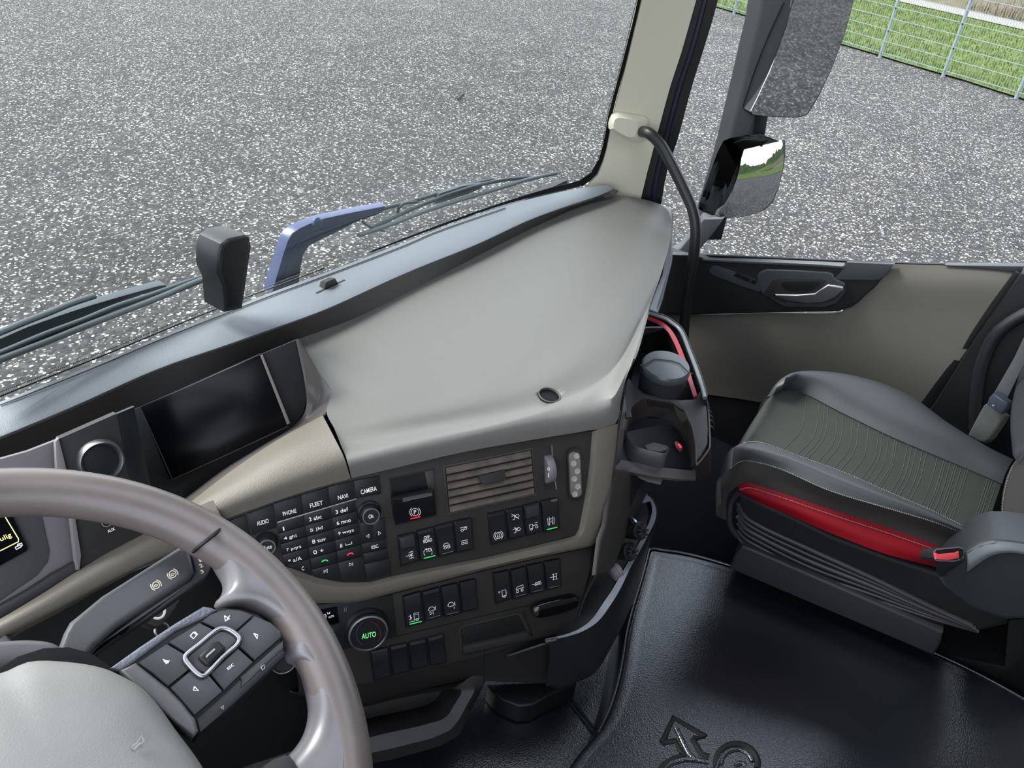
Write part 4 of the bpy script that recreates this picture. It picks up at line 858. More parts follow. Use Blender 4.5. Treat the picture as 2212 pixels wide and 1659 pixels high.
def bil(q, u, v):
    (a, b), (c, d), (e, f), (g_, h_) = q
    return ((a*(1-u)+c*u)*(1-v)+(g_*(1-u)+e*u)*v, (b*(1-u)+d*u)*(1-v)+(h_*(1-u)+f*u)*v)
SYM = {
 'axle_lock': [[(-.5, 0), (-.1, 0)], [(.15, -.5), (.15, .5)], [(-.1, -.5), (.4, -.5)], [(-.1, .5), (.4, .5)], [(-.15, -.25), (.4, .25)], [(.4, -.25), (-.15, .25)]],
 'axle_up': [[(-.5, .05), (-.25, -.35), (.2, -.35), (.3, -.1)], [(-.5, .1), (.55, .1)]]+[circ(-.22, .45, .2, n=9), circ(.3, .45, .2, n=9)],
 'wheels_lift': [[(-.5, -.4), (.5, -.4)]]+[circ(-.2, .1, .2, n=9), circ(.28, -.1, .2, n=9)],
 'wheels_flat': [[(-.5, -.4), (.5, -.4)]]+[circ(-.24, .1, .2, n=9), circ(.26, .1, .2, n=9)],
 'hill': [circ(0, 0, .42, n=16), circ(0, 0, .62, n=9, a0=120, a1=240), circ(0, 0, .62, n=9, a0=-60, a1=60), [(-.18, .2), (0, -.25), (.2, -.1), (.1, .2), (-.18, .2)]],
 'regen': [[(-.5, -.1), (-.1, -.3), (-.1, .4), (-.4, .4)], [(-.3, -.4), (-.1, -.3)], circ(.28, 0, .26, n=9), circ(.05, -.1, .15, n=7)],
 'regen_off': [[(-.5, -.1), (-.1, -.3), (-.1, .4), (-.4, .4)], circ(.28, 0, .26, n=9), [(-.45, -.5), (.5, .5)]],
 'truck_tail': [[(-.6, -.35), (-.15, -.35), (-.15, .3), (-.6, .3), (-.6, -.35)], [(-.15, -.1), (.55, -.1)], [(.2, -.4), (.6, -.4)]]+[circ(-.35, .38, .13, n=8), circ(.42, .25, .17, n=8)],
 'lane': [[(-.55, -.4), (-.5, .5)], [(.55, -.4), (.5, .5)], [(-.25, -.5), (-.2, .1), (.2, .1), (.25, -.5)], [(-.2, .1), (-.3, .5)], [(.2, .1), (.3, .5)], [(-.25, -.25), (.25, -.25)]],
 'cab_warn': [[(0, -.5), (.6, -.5), (.6, .35), (0, .35), (0, -.5)], [(.1, -.3), (.5, -.3)], circ(.35, .4, .16, n=8), [(-.7, -.3), (-.3, 0), (-.7, .2)], [(-.5, -.45), (-.45, .3)], [(-.7, .5), (.05, .5)]],
 'engine2': [[(-.5, -.15), (-.25, -.45), (.1, -.45), (.35, -.15), (.35, .05), (-.3, .1), (-.5, -.15)], [(.45, -.4), (.45, .1)]]+[[(-.4, .3), (-.15, .3), (-.15, .45), (-.4, .6), (-.15, .6)], [(.1, .25), (.1, .6)]],
 'engine': [[(-.5, 0), (-.25, -.35), (.1, -.35), (.4, -.05), (.3, .15), (-.3, .2), (-.5, 0)], [(.5, -.35), (.5, .15)], [(.35, .3), (.35, .6)]],
 'cab_lamp': [[(-.1, -.5), (.45, -.5), (.45, .4), (-.1, .4), (-.1, -.5)], circ(.2, .4, .15, n=8), [(-.6, -.45), (-.35, -.45)], [(-.6, -.3), (-.4, -.3)], [(.6, -.1), (.5, -.1)]],
 'trailer': [[(-.6, -.1), (-.4, -.35), (.5, -.45), (.55, -.1), (-.6, 0)], circ(-.4, .3, .17, n=8), circ(.3, .25, .17, n=8)],
 'trailer_ax': [[(-.7, 0), (-.3, 0), (-.2, -.2), (.6, -.25)], circ(-.15, .1, .14, n=8), circ(.18, .08, .14, n=8), circ(.5, .06, .14, n=8)],
 'chassis': [[(-.6, 0), (.4, 0)], [(-.1, -.4), (-.1, .4)], [(.35, -.4), (.35, .4)], [(-.25, -.4), (.05, -.4)], [(.2, -.4), (.5, -.4)], [(-.25, .4), (.05, .4)], [(.2, .4), (.5, .4)]],
}
def rocker(q, label, syms, group, green=None, cover=False, texts=(), bar=False, off=0.0, glint=False):
    """one rocker switch; q = its four corners"""
    c0 = bil(q, .5, .5); t = thing('rocker_switch', label, 'switch', PF.p(*c0, off), group)
    def ins(u, v): return bil(q, u, v)
    # rocker body: a profile bent along its length
    prof = [(.0, .0005), (.02, .0045), (.10, .0062), (.5, .0050), (.93, .0066), (.985, .005), (1, .0005)]
    bm = bmesh.new(); rows = []
    for v, h in prof:
        rows.append([PF.p(*ins(u_, v), off+.0055)+nF*(h*k_-.0055) for u_, k_ in ((.03, 0), (.04, .75), (.09, 1), (.92, 1), (.96, .75), (.97, 0))])
    V = [[bm.verts.new(p) for p in r] for r in rows]
    for a, b in zip(V, V[1:]):
        for i in range(5): bm.faces.new((a[i], a[i+1], b[i+1], b[i]))
    finish(bm, 'rocker', SWITCH, t, 25)
    strokes('bezel', PF, [[ins(0, 0), ins(1, 0), ins(1, 1), ins(0, 1), ins(0, 0)]], DARKER, t, .0009, off+.0002)
    h = lambda v: off+.0053
    for nm, u, v, su, sv in syms:
        L = [[ins(u+a*su, v+b*sv) for a, b in ln] for ln in SYM[nm]]; strokes('symbol', PF, L, WHITE, t, .00036, off+.0064)
    for s_, u, v, w, hh_ in texts:
        cx, cy = ins(u, v); text('symbol', s_, PF, cx, cy, w, hh_, SL, WHITE, t, off+.0058)
    if green: strokes('indicator_light', PF, [[ins(.22, .93), ins(.86, .93)]], GREEN, t, .0008, off+.0068)
    if bar: strokes('indicator_bar', PF, [[ins(.2, .93), ins(.85, .93)]], GREYP, t, .0003, off+.0068)
    if cover:
        qq = [ins(.12, .06), ins(.88, .06), ins(.88, .44), ins(.14, .44)]; plate('safety_cover', PF, qq, off+.0105, .006, mat('switch cover', (46, 46, 50), .4, .5), t, .0012)
    if glint: plate('glint_patch', PF, [ins(.55, .02), ins(.95, .01), ins(.96, .10), ins(.6, .08)], off+.0066, .001, CHROME2, t, .0004)  # bright metal plate paints in a glint on the upper edge
G1 = 'rocker switches in the upper console row'; G2 = 'rocker switches in the middle console row'; G3 = 'blank switches in the lowest console row'
rocker([(858.6, 1160), (898, 1150.5), (906, 1211.5), (865.4, 1223.7)], 'black rocker switch with flip cover and axle lock symbol, leftmost of upper row', [('axle_lock', .55, .72, .45, .22)], G1, cover=True)
rocker([(899.3, 1149), (938.7, 1138.3), (946, 1203.4), (907.5, 1213)], 'black rocker switch reading OFF ROAD and TCS with green light', [], G1, green=True, texts=[('OFF', .52, .27, 13, 7), ('ROAD', .55, .385, 19, 7), ('TCS', .55, .70, 13, 6.5)])
strokes('symbol', PF, [circ(924.5, 1193.5, 9, n=3, a0=a, a1=a+32) for a in range(0, 360, 45)], WHITE, bpy.data.objects['rocker_switch.001'], .00045, .0062)
rocker([(939, 1137.5), (979.3, 1127.5), (984.8, 1194), (946.8, 1204)], 'black rocker switch with axle lift arrow symbol, right of OFF ROAD', [('axle_up', .52, .68, .38, .17)], G1, bar=True)
rocker([(980, 1127), (1020, 1119.3), (1024, 1187), (985.6, 1195.3)], 'black rocker switch with two pairs of wheels symbols, upper row', [('wheels_lift', .5, .30, .38, .17), ('wheels_flat', .5, .72, .38, .17)], G1)
rocker([(1054, 1111), (1091.3, 1103), (1097.8, 1166.8), (1060, 1177.6)], 'black rocker switch with round brake symbol below the air vent', [('hill', .48, .76, .42, .24)], G1)
rocker([(1092.4, 1102), (1130, 1093.6), (1135.3, 1157.3), (1099.5, 1167.3)], 'black rocker switch with exhaust cloud symbols top and bottom', [('regen_off', .5, .28, .42, .22), ('regen', .5, .72, .42, .22)], G1)
rocker([(1130.7, 1093), (1167.8, 1084), (1172, 1147.8), (1136.6, 1158.7)], 'black rocker switch with flip cover above a small truck symbol', [('truck_tail', .5, .74, .42, .22)], G1, cover=True)
rocker([(1168.6, 1083.3), (1205.8, 1076), (1208.5, 1142.4), (1174.6, 1150.5)], 'black rocker switch with lane keeping symbol and green light, painted glint on top', [('lane', .5, .68, .36, .26)], G1, green=True, glint=True)
o2 = -.008
rocker([(869.5, 1290), (909.6, 1278), (917, 1345.8), (876.3, 1355.3)], 'black rocker switch with cab symbol and green light, right of climate dial', [('cab_warn', .5, .74, .40, .24)], G2, green=True, off=o2)
rocker([(911, 1280), (950.9, 1268.5), (956.3, 1332), (918.3, 1343)], 'black rocker switch with engine outline and figure 2', [('engine2', .45, .68, .42, .24)], G2, bar=True, off=o2)
rocker([(951.4, 1268.5), (990, 1259.5), (995.6, 1325.4), (959, 1333.6)], 'black rocker switch with engine outline and arrow, beside the blank one', [('engine', .5, .65, .42, .24)], G2, bar=True, off=o2)
rocker([(991.5, 1259), (1028, 1251), (1033.6, 1316), (998.3, 1324)], 'blank black rocker switch ending the middle row left bank', [], G2, off=o2)
rocker([(1064.8, 1240), (1100.8, 1232), (1105.4, 1294), (1070, 1305)], 'black rocker switch with cab lamp symbol, leftmost of the lower right bank', [('cab_lamp', .5, .74, .42, .24)], G2, off=o2)
rocker([(1102.7, 1232.4), (1136.6, 1223.7), (1142, 1286), (1107.6, 1295.6)], 'black rocker switch with sloping trailer symbol on wheels', [('trailer', .5, .70, .42, .24)], G2, bar=True, off=o2)
rocker([(1137.4, 1223), (1174, 1215), (1178, 1276.6), (1144.8, 1284.8)], 'black rocker switch with three wheel trailer symbol', [('trailer_ax', .5, .68, .42, .22)], G2, bar=True, off=o2)
rocker([(1175.4, 1214), (1210, 1207.5), (1213.4, 1268.5), (1180.8, 1275.8)], 'black rocker switch with chassis symbol, rightmost of the middle row', [('chassis', .55, .58, .42, .24)], G2, bar=True, off=o2)
for lb_, q in zip(('leftmost of four blank black switches in the lowest row', 'second from left of four blank black switches in the lowest row', 'third from left of four blank black switches in the lowest row', 'rightmost of four blank black switches, near the storage slot'),
    ([(798.5, 1408), (840, 1399), (845.4, 1461), (807.5, 1472)], [(841.4, 1398), (880.7, 1389.3), (886, 1450.4), (848, 1459.9)], [(882, 1389), (921.4, 1379.9), (925.4, 1439.5), (888.8, 1449)], [(922.7, 1379.9), (959.3, 1369), (964.8, 1431.4), (929.5, 1439.5)])):
    rocker(q, lb_, [], G3, off=o2)

# air vent
vq = [(959, 1008), (1148.9, 969), (1158, 1068), (968.5, 1110)]
vent = thing('air_vent', 'rectangular dusty air vent with horizontal slats and centre tab', 'air vent', PF.p(1058, 1040))
strokes('vent_frame', PF, [[bil(vq, 0, 0), bil(vq, 1, 0), bil(vq, 1, 1), bil(vq, 0, 1), bil(vq, 0, 0)]], mat('vent frame plastic', (66, 60, 56), .5), vent, .0018, .0006)
plate('vent_cavity', PF, [bil(vq, .01, .01), bil(vq, .99, .01), bil(vq, .99, .99), bil(vq, .01, .99)], .0004, .002, DARKER, vent, 0)
SLATM = mat('dusty slat plastic', (88, 80, 72), .6, .3, noise=.3, nscale=40)
for k in range(6):
    v0 = .03+k*.162; a, b = bil(vq, .02, v0), bil(vq, .985, v0); c, d = bil(vq, .985, v0+.125), bil(vq, .02, v0+.125)
    P_ = [PF.p(*a, .0015), PF.p(*b, .0015), PF.p(*c, .008), PF.p(*d, .008)]
    slab('slat', P_, (0, 0, -.002), SLATM, vent, .0006)
slab('tab', [PF.p(1034, 1029, .011), PF.p(1091, 1015, .011), PF.p(1094, 1036, .014), PF.p(1088, 1039, .014), PF.p(1046, 1048, .014), PF.p(1042, 1046, .014)], -nF*.008, DARK, vent, .0015)
# parking brake lever
pb = thing('parking_brake_switch', 'parking brake lever with white P symbol and red light in a recess', 'switch', PF.p(895, 1090))
strokes('recess_frame', PF, [[(841, 1033), (936, 1014), (944, 1115), (853, 1136), (841, 1033)]], DARK, pb, .0016, .0006)
plate('recess', PF, [(842, 1034), (935, 1015), (943, 1114), (854, 1134)], .0006, .002, DARKER, pb, 0)
plate('recess_side', PF, [(918, 1019), (935, 1015), (938, 1056), (926, 1062)], .0012, .001, mat('recess plastic', (66, 58, 54), .5), pb, .0003)
slab('lever', [PF.p(848, 1079, .022), PF.p(936, 1060, .022), PF.p(938, 1072, .020), PF.p(943, 1109, .006), PF.p(941, 1112, .003), PF.p(856, 1133, .003), PF.p(853, 1128, .006), PF.p(849, 1090, .020)], -nF*.012, SWITCH, pb, .002)
for j in range(4): strokes('grip_ridge', PF, [[(870, 1077+j*2.3), (933, 1063+j*2.3)]], GREYP, pb, .00025, .0215)
PL_ = Plane(PF.p(897, 1106, .0105), (PF.p(936, 1060, .022)-PF.p(848, 1079, .022)).cross(PF.p(943, 1109, .006)-PF.p(938, 1072, .020)))
if PL_.n.dot(nF) < 0: PL_ = Plane(PL_.P, -PL_.n)
strokes('symbol', PL_, [circ(896.6, 1106, 8, n=18), circ(896.6, 1106, 11.5, n=8, a0=130, a1=230), circ(896.6, 1106, 11.5, n=8, a0=-50, a1=50)], WHITE, pb, .0004, .0008)
text('symbol', 'P', PL_, 896.6, 1106, 5.5, 8, SL, WHITE, pb, .0008)
strokes('indicator_light', PL_, [[(887, 1121), (908, 1116)]], RED, pb, .0009, .0008)
# thumb wheel
tw = thing('vent_thumbwheel', 'grey thumbwheel marked 0 and I right of the air vent', 'thumbwheel', PF.p(1183, 1010))
plate('recess', PF, [(1170, 968), (1192, 962), (1196, 1010), (1202, 1056), (1178, 1060), (1170, 1010)], .0006, .002, DARK, tw, .0004)
strokes('recess_edge', PF, [[(1192, 962), (1195, 1010), (1202, 1057)]], WALLG, tw, .0011, .0008)
wc = PF.p(1182, 1011, -.004); ax = (PF.p(1195, 1008)-PF.p(1170, 1013)).normalized(); rr_ = (PF.p(1183, 1040)-PF.p(1181, 980)).length/2
lathe('wheel', wc-ax*.0065, ax, [(rr_*.6, 0), (rr_*.97, .0), (rr_, .001), (rr_, .012), (rr_*.97, .013), (rr_*.6, .013)], WALLG, tw, 48)
PTW = Plane(PF.p(1183, 1019, rr_-.005), nF, (.839, -.545, 0))
text('marking', 'O', PTW, 1185, 1013, 5, 7, SL, WHITE, tw, .0015); strokes('marking', PTW, [[(1184.5, 1022), (1185, 1031)]], WHITE, tw, .0006, .0006)
# strip lamp
lamp = thing('strip_lamp', 'upright oval light with clear lens right of the thumbwheel', 'lamp', PF.p(1242, 1024))
def stad(cx, cy, w, h, sk=.045, n=10):
    out = []
    for i in range(n+1):
        a = math.pi+math.pi*i/n; out.append((cx+w/2*math.cos(a)-sk*(h/2-w/2), cy-h/2+w/2+w/2*math.sin(a)))
    for i in range(n+1):
        a = math.pi*i/n; out.append((cx+w/2*math.cos(a)+sk*(h/2-w/2), cy+h/2-w/2+w/2*math.sin(a)))
    return out
plate('lamp_frame', PF, stad(1242.5, 1025, 31, 114), .005, .006, mat('gloss dark frame', (40, 36, 34), .15, .6), lamp, .0015)
plate('lens', PF, stad(1243.5, 1026, 24, 98), .0085, .004, CLEAR, lamp, .0015)
for k in range(6):
    u_ = (1243.5+(-3.5 if k % 2 else 3.5)+(k-2.5)*.7, 985+k*16.5); cc = PF.p(*u_, .0082)
    lathe('diode', cc, nF, [(.0052, 0), (.0050, .0012), (.0036, .0014), (.0030, .0004), (0, .0004)], mat('diode reflector', (190, 186, 178), .25, .5, metal=.4), lamp, 18)
# climate controls
PF2 = Plane(PF.p(800, 1360, -.008), nF, (.839, -.545, 0))
ck = thing('climate_dial', 'large round climate dial reading AUTO in green', 'dial', PF2.p(795, 1360))
cb = PF2.p(791, 1356); rb = (PF2.p(840, 1356)-PF2.p(742, 1356)).length/2
lathe('dial_base', cb, nF, [(rb, 0), (rb*.97, .004), (rb*.90, .007), (rb*.86, .010)], DARKER, ck, 56)
PK = Plane(cb+nF*.018, nF, (.839, -.545, 0))
dk = lathe('dial', cb+nF*.004, nF, [(rb*.88, 0), (rb*.86, .010), (rb*.84, .013), (0, .0135)], DARKER, ck, 56)
lathe('chrome_ring', cb+nF*.0172, nF, [(rb*.86, -.003), (rb*.85, .001), (rb*.78, .0015), (rb*.76, .0)], CHROME2, dk, 56)
q = np.array(PK.P-CAM) @ M3; kx, ky = W/2+F*q[0]/q[2], H/2+F*q[1]/q[2]
text('marking', 'AUTO', PK, kx+1, ky+3, 31, 11, (10, -2.0), GREENT, dk, .001)
strokes('marking', PK, [circ(kx, ky, 26, 27, n=14, a0=118, a1=245)], mat('blue print', (50, 80, 130), .5), dk, .0004, .0004)
strokes('marking', PK, [circ(kx, ky, 26, 27, n=14, a0=-82, a1=35)], mat('dull red print', (130, 30, 40), .5), dk, .0004, .0004)
cp_ = thing('climate_controls', 'black climate control panel with small display left of the round dial', 'control panel', PF2.p(700, 1350))
plate('panel', PF2, [(640, 1310), (735, 1303), (846, 1285), (858, 1372), (740, 1404), (680, 1416)], .0015, .003, KEY, cp_, .0008)
plate('display', PF2, [(660, 1324), (728, 1311), (733, 1345), (670, 1360)], .003, .002, SCREEN, cp_, .0004)
strokes('display_symbol', PF2, [[(688, 1331), (704, 1327)], [(690, 1334), (705, 1330), (703, 1340), (692, 1341)], [(707, 1323), (708, 1326), (712, 1325), (712, 1322)]], WHITE, cp_, .0006, .0034)
text('display_text', 'AUTO', PF2, 715.5, 1332, 12, 4.5, SL, WHITE, cp_, .0032)
plate('defrost_key', PF2, [(672, 1362), (733, 1347), (737, 1378), (682, 1393)], .003, .002, KEY, cp_, .0006)
strokes('defrost_symbol', PF2, [[(704, 1364), (720, 1359), (718, 1368), (706, 1371), (704, 1364)], [(708, 1364), (709, 1370)], [(712, 1363), (713, 1369)]], GREYP, cp_, .0004, .0034)
strokes('level_marks', PF2, [[(744, 1312), (744, 1322)], [(748, 1311), (748, 1321)], [(744, 1317), (748, 1316)]], GREYP, cp_, .0003, .002)

# ================================================================== DRINK HOLDER UNIT
dh = thing('drink_holder', 'black drink holder unit with red trim beside the console', 'cup holder', Zp(1430, 1000, 1.95))
U = Plane(Zp(1420, 880, 2.085), (-.16, -.34, .93))
def up_(L, o=0): return U.pts(L, o)
deck = [(1338, 925), (1350, 831), (1359, 815), (1366, 826), (1390, 847), (1430, 857), (1471, 863), (1495, 862), (1508, 855), (1512, 845), (1519, 848), (1524, 860), (1529, 890), (1531, 930), (1530, 960), (1516, 985), (1503, 1000), (1502, 960), (1495, 922), (1477, 885), (1453, 870), (1425, 866), (1395, 861), (1378, 868), (1366, 878), (1360, 900), (1352, 922)]
slab('deck', up_(deck), -U.n*.02, DARK, dh, .004, 3)
# outer wall (right) and front wall
wt = up_([(1512, 845), (1524, 860), (1529, 890), (1531, 930), (1531, 965), (1519, 985), (1503, 1004)]); wb = [Zp(*t) for t in [(1524, 960, 1.99), (1530, 985, 1.985), (1531, 1000, 1.98), (1531, 1014, 1.98), (1531, 1024, 1.975), (1518, 1031, 1.97), (1503, 1038, 1.965)]]
sheet('outer_wall', [wt, wb], DARK, dh, 24, None, .003)
PB = Plane(Zp(1420, 1010, 1.985), (-.30, -.50, .80))
slab('front_lip', PB.pts([(1325, 1011), (1340, 992), (1420, 1008), (1498, 1016), (1504, 1000), (1506, 1036), (1470, 1035), (1421, 1031), (1367, 1021)]), -PB.n*.014, mat('lip grey plastic', (92, 86, 84), .45, .5), dh, .002)
slab('left_rail', [U.p(1338, 925, 0), U.p(1350, 850, 0), U.p(1356, 900, 0), U.p(1350, 925, 0), PB.p(1341, 994, .002), PB.p(1325, 1011, .002)], (0, 0, -.012), MATS['lip grey plastic'], dh, .001)
slab('tray_floor', PB.pts([(1338, 997), (1343, 935), (1440, 915), (1478, 930), (1501, 1018), (1420, 1009)], -.006), -PB.n*.004, MESHM, dh, .0005)
# well walls
wi = up_([(1352, 930), (1360, 900), (1366, 878), (1378, 868), (1395, 861), (1425, 866), (1453, 870), (1477, 885), (1495, 922), (1502, 960), (1503, 1004)])
wl = PB.pts([(1345, 960), (1356, 930), (1366, 915), (1378, 905), (1400, 900), (1425, 902), (1450, 912), (1468, 935), (1482, 965), (1492, 992), (1499, 1016)], -.004)
sheet('well_wall', [wi, wl], mat('worn well plastic', (62, 56, 52), .35, .5, noise=.25, nscale=30), dh, 40, None, .002)
slab('well_tab', [U.p(1452, 873, -.002), U.p(1476, 890, -.002), U.p(1488, 905, -.004), U.p(1485, 905, -.014), U.p(1470, 908, -.02), U.p(1460, 895, -.014)], (-.003, -.004, 0), mat('clear brown plastic', (66, 62, 58), .3, .5), dh, .001)
slab('hinge_block', [U.p(1351, 888, .004), U.p(1363, 887, .004), U.p(1366, 900, .004), U.p(1353, 902, .004)], (0, 0, -.015), DARK, dh, .002)
# cup ring
rc = Zp(1402, 948, 2.03); Rr = .034
arc_t = []; 
for k in range(25):
    a = math.radians(-215+k*(255/24)); arc_t.append(rc+Vector((Rr*math.cos(a), Rr*math.sin(a), 0)))
ringbm = bmesh.new()
top_ = [Zp(*t) for t in [(1349, 915, 2.035), (1350, 935, 2.035), (1357, 952, 2.035), (1372, 966, 2.035), (1392, 973, 2.035), (1413, 978, 2.035), (1437, 982, 2.035), (1447, 968, 2.035)]]
tin = [p+(rc-p).normalized()*.004 for p in top_]; bot = [p+Vector((0, 0, -.032)) for p in top_]; bin_ = [p+Vector((0, 0, -.032)) for p in tin]
finish(sheet_bm([bin_, tin, [x.lerp(y, .5)+Vector((0, 0, .002)) for x, y in zip(tin, top_)], top_, bot], 36), 'cup_ring', mat('ring grey', (66, 65, 66), .4, .5), dh, 50)
slab('cup_insert', [Zp(*t) for t in [(1392, 962, 2.02), (1412, 955, 2.02), (1440, 962, 2.02), (1446, 968, 2.02), (1425, 975, 2.02), (1400, 972, 2.02)]], (0, 0, -.004), WALLG, dh, .001)
usb = thing('usb_socket', 'small glowing red socket inside the drink holder well', 'socket', PB.p(1466, 965))
PU = Plane(PB.p(1466, 965, .004), (-.75, -.45, .45))
plate('socket_frame', PU, [(1457, 955), (1462, 952), (1474, 962), (1475, 972), (1469, 977), (1460, 966)], .002, .006, mat('dark red frame', (90, 30, 34), .35), usb, .0008)
plate('socket_light', PU, [(1464, 959), (1467, 958), (1473, 965), (1472, 968), (1469, 968)], .003, .002, RED, usb, .0003)
# upper bin with rim and red trim
rimo = [(1398, 676), (1424, 684), (1440, 690), (1453, 699), (1464, 707), (1473, 719), (1489, 758), (1507, 805), (1518, 840), (1523, 860)]
zr = 2.10
rim = [Zp(a, b, zr+.012-.002*i) for i, (a, b) in enumerate(rimo)]
tube('bin_rim', rim, .0042, mat('rim grey plastic', (96, 98, 102), .35, .5), dh, 40, 10)
redo = [(1398, 682), (1418, 689), (1433, 697), (1447, 709), (1458, 724), (1468, 744), (1477, 766), (1488, 796), (1497, 825), (1506, 853)]
redi = [(1398, 690), (1414, 696), (1428, 704), (1441, 715), (1451, 731), (1461, 752), (1470, 776), (1481, 805), (1490, 833), (1498, 858)]
sheet('red_trim', [[Zp(a, b, zr+.008-.002*i) for i, (a, b) in enumerate(redo)], [Zp(a, b, zr+.004-.002*i) for i, (a, b) in enumerate(redi)]], REDTRIM, dh, 40, None, .003)
bl_ = [Zp(a, b, zr-.002*i) for i, (a, b) in enumerate(redi)]
sheet('bin_wall', [[p+Vector((.004, 0, .004)) for p in rim], [p+Vector((0, -.004, -.09)) for p in rim]], DARKER, dh, 40, None, .003)
sheet('bin_inner_wall', [bl_, [p+Vector((-.004, -.004, -.085)) for p in bl_]], DARKER, dh, 40, None, .002)
sheet('bin_back_wall', [[Zp(1360, 790, zr-.004), Zp(1385, 712, zr), Zp(1436, 708, zr-.002)], [Zp(1362, 800, zr-.08), Zp(1386, 742, zr-.08), Zp(1432, 740, zr-.08)]], WALLG, dh, 20, None, .003)
slab('bin_floor', [Zp(1352, 860, 2.02), Zp(1380, 760, 2.02), Zp(1440, 750, 2.02), Zp(1490, 850, 2.02), Zp(1480, 900, 2.02), Zp(1400, 900, 2.02)], (0, 0, -.004), DARKER, dh, 0)
for k in range(6):
    a, b = [(1526, 868), (1530, 878), (1534, 888), (1537, 899), (1539, 910), (1538, 922)][k]
    tube('side_rib', [Zp(a-8, b-2, 2.05), Zp(a-1, b+2, 2.045), Zp(a+1, b+10, 2.035), Zp(a-6, b+14, 2.03)], .0035, DARKER, dh, 8, 8)
# canister standing in the bin
cn = thing('ashtray_canister', 'round dark grey lidded canister standing in the red trimmed holder', 'canister', Zp(1437, 840, 2.03))
cc = Zp(1437, 797, 2.128); rc_ = .0455; axc = Vector((-.06, -.04, 1)).normalized()
lathe('canister_body', cc-axc*.085, axc, [(rc_*.82, 0), (rc_*.9, .02), (rc_*.97, .07), (rc_*.985, .078), (rc_*.985, .082)], mat('canister plastic', (48, 49, 52), .38, .5), cn, 56)
ldb = lathe('lid', cc-axc*.003, axc, [(rc_*.99, -.001), (rc_, .004), (rc_*.985, .010), (rc_*.93, .0135), (rc_*.5, .0150), (0, .0155)], mat('canister lid plastic', (72, 75, 79), .35, .55), cn, 56)
PLD = Plane(cc+axc*.0135, axc)
strokes('lid_step', PLD, [[(1383, 789), (1392, 788), (1414, 775), (1450, 779), (1468, 785), (1486, 803), (1496, 808)]], DARKER, ldb, .0016, .0006)

# plugs and sockets on the flank
for lb_, (px, py) in (('ribbed black rotary plug, upper of two beside the console flank', (1383, 1147)), ('ribbed black rotary plug, lower of two beside the console flank', (1361, 1192))):
    c = Zp(px, py, 1.93 if py < 1170 else 1.90); ax = Vector((-.12, -.82, .56)).normalized()
    t = thing('socket_plug', lb_, 'plug', c, 'rotary plugs on the flank of the console')
    lathe('plug_body', c-ax*.030, ax, [(.015, 0), (.0155, .02), (.0165, .026), (.0165, .030), (.013, .032)], DARKER, t, 36, 30)
    bm = bmesh.new()
    for k in range(9):
        a = 2*math.pi*k/9; e1 = ax.cross(Vector((0, 0, 1))).normalized(); e2 = ax.cross(e1)
        d = e1*math.cos(a)+e2*math.sin(a); rect_bm(bm, c+d*.0085+ax*.005, d, ax.cross(d), ax, .0048, .0020, .004, .0008)
    finish(bm, 'plug_ribs', mat('plug plastic', (44, 43, 44), .35, .5), t, 30)
pr = thing('power_socket', 'chrome ringed socket seen edge-on on the console flank', 'socket', Zp(1368, 1133, 1.93))
cc = Zp(1366, 1133, 1.93); lathe('chrome_ring', cc, Vector((.8, -.25, .1)), [(.014, 0), (.015, .003), (.012, .004), (.011, .001)], CHROME2, pr, 30)
lathe('socket_core', cc-Vector((.8, -.25, .1)).normalized()*.004, Vector((.8, -.25, .1)), [(.011, 0), (.011, .004), (0, .004)], DARKER, pr, 20)
rk = thing('ribbed_knob', 'small ribbed grey knob low on the console flank', 'knob', Zp(1332, 1235, 1.86))
lathe('knob', Zp(1322, 1240, 1.86), Vector((.85, -.35, .2)), [(.013, 0), (.0145, .001), (.0130, .0045), (.0145, .006), (.0130, .009), (.0145, .011), (.0140, .016), (0, .017)], WALLG, rk, 36)
hl = thing('under_tray_catch', 'short grey catch under the drink holder', 'catch', Zp(1410, 1035, 1.94)); slab('catch', [Zp(1378, 1026, 1.955), Zp(1400, 1027, 1.955), Zp(1427, 1031, 1.955), Zp(1431, 1036, 1.955), Zp(1428, 1042, 1.955), Zp(1400, 1036, 1.955)], (0, 0, -.006), WALLG, hl, .002)
# side pocket with bright lip
sp = thing('side_pocket', 'black boat-shaped side pocket with bright upper lip right of the console', 'storage pocket', Zp(1330, 1350, 1.70))
lip = [(1390, 1068), (1402, 1072), (1413, 1087), (1418, 1104), (1414, 1128), (1403, 1150), (1385, 1185), (1362, 1226), (1340, 1272), (1318, 1308), (1292, 1342), (1262, 1362), (1225, 1375), (1180, 1384)]
zl_ = [1.90, 1.90, 1.90, 1.895, 1.89, 1.885, 1.88, 1.87, 1.855, 1.845, 1.83, 1.82, 1.815, 1.815]
lipo = [Zp(a, b, z) for (a, b), z in zip(lip, zl_)]
lipi = [Zp(a-d, b-4, z) for (a, b), z, d in zip(lip, zl_, [2, 5, 8, 9, 10, 9, 9, 10, 14, 16, 14, 10, 6, 2])]
low = [(1400, 1090), (1404, 1100), (1408, 1115), (1408, 1135), (1405, 1150), (1400, 1165), (1396, 1195), (1388, 1240), (1376, 1280), (1350, 1340), (1322, 1395), (1286, 1452), (1248, 1473), (1180, 1482)]
lowo = [Zp(a, b, z-.10) for (a, b), z in zip(low, [1.90, 1.89, 1.88, 1.86, 1.85, 1.84, 1.83, 1.81, 1.80, 1.79, 1.78, 1.77, 1.77, 1.77])]
sheet('pocket_wall', [lipo, [x.lerp(y, .12)+Vector((.004, -.004, 0)) for x, y in zip(lipo, lowo)], lowo], mat('pocket plastic', (34, 34, 36), .4, .5), sp, 50, 10, .003)
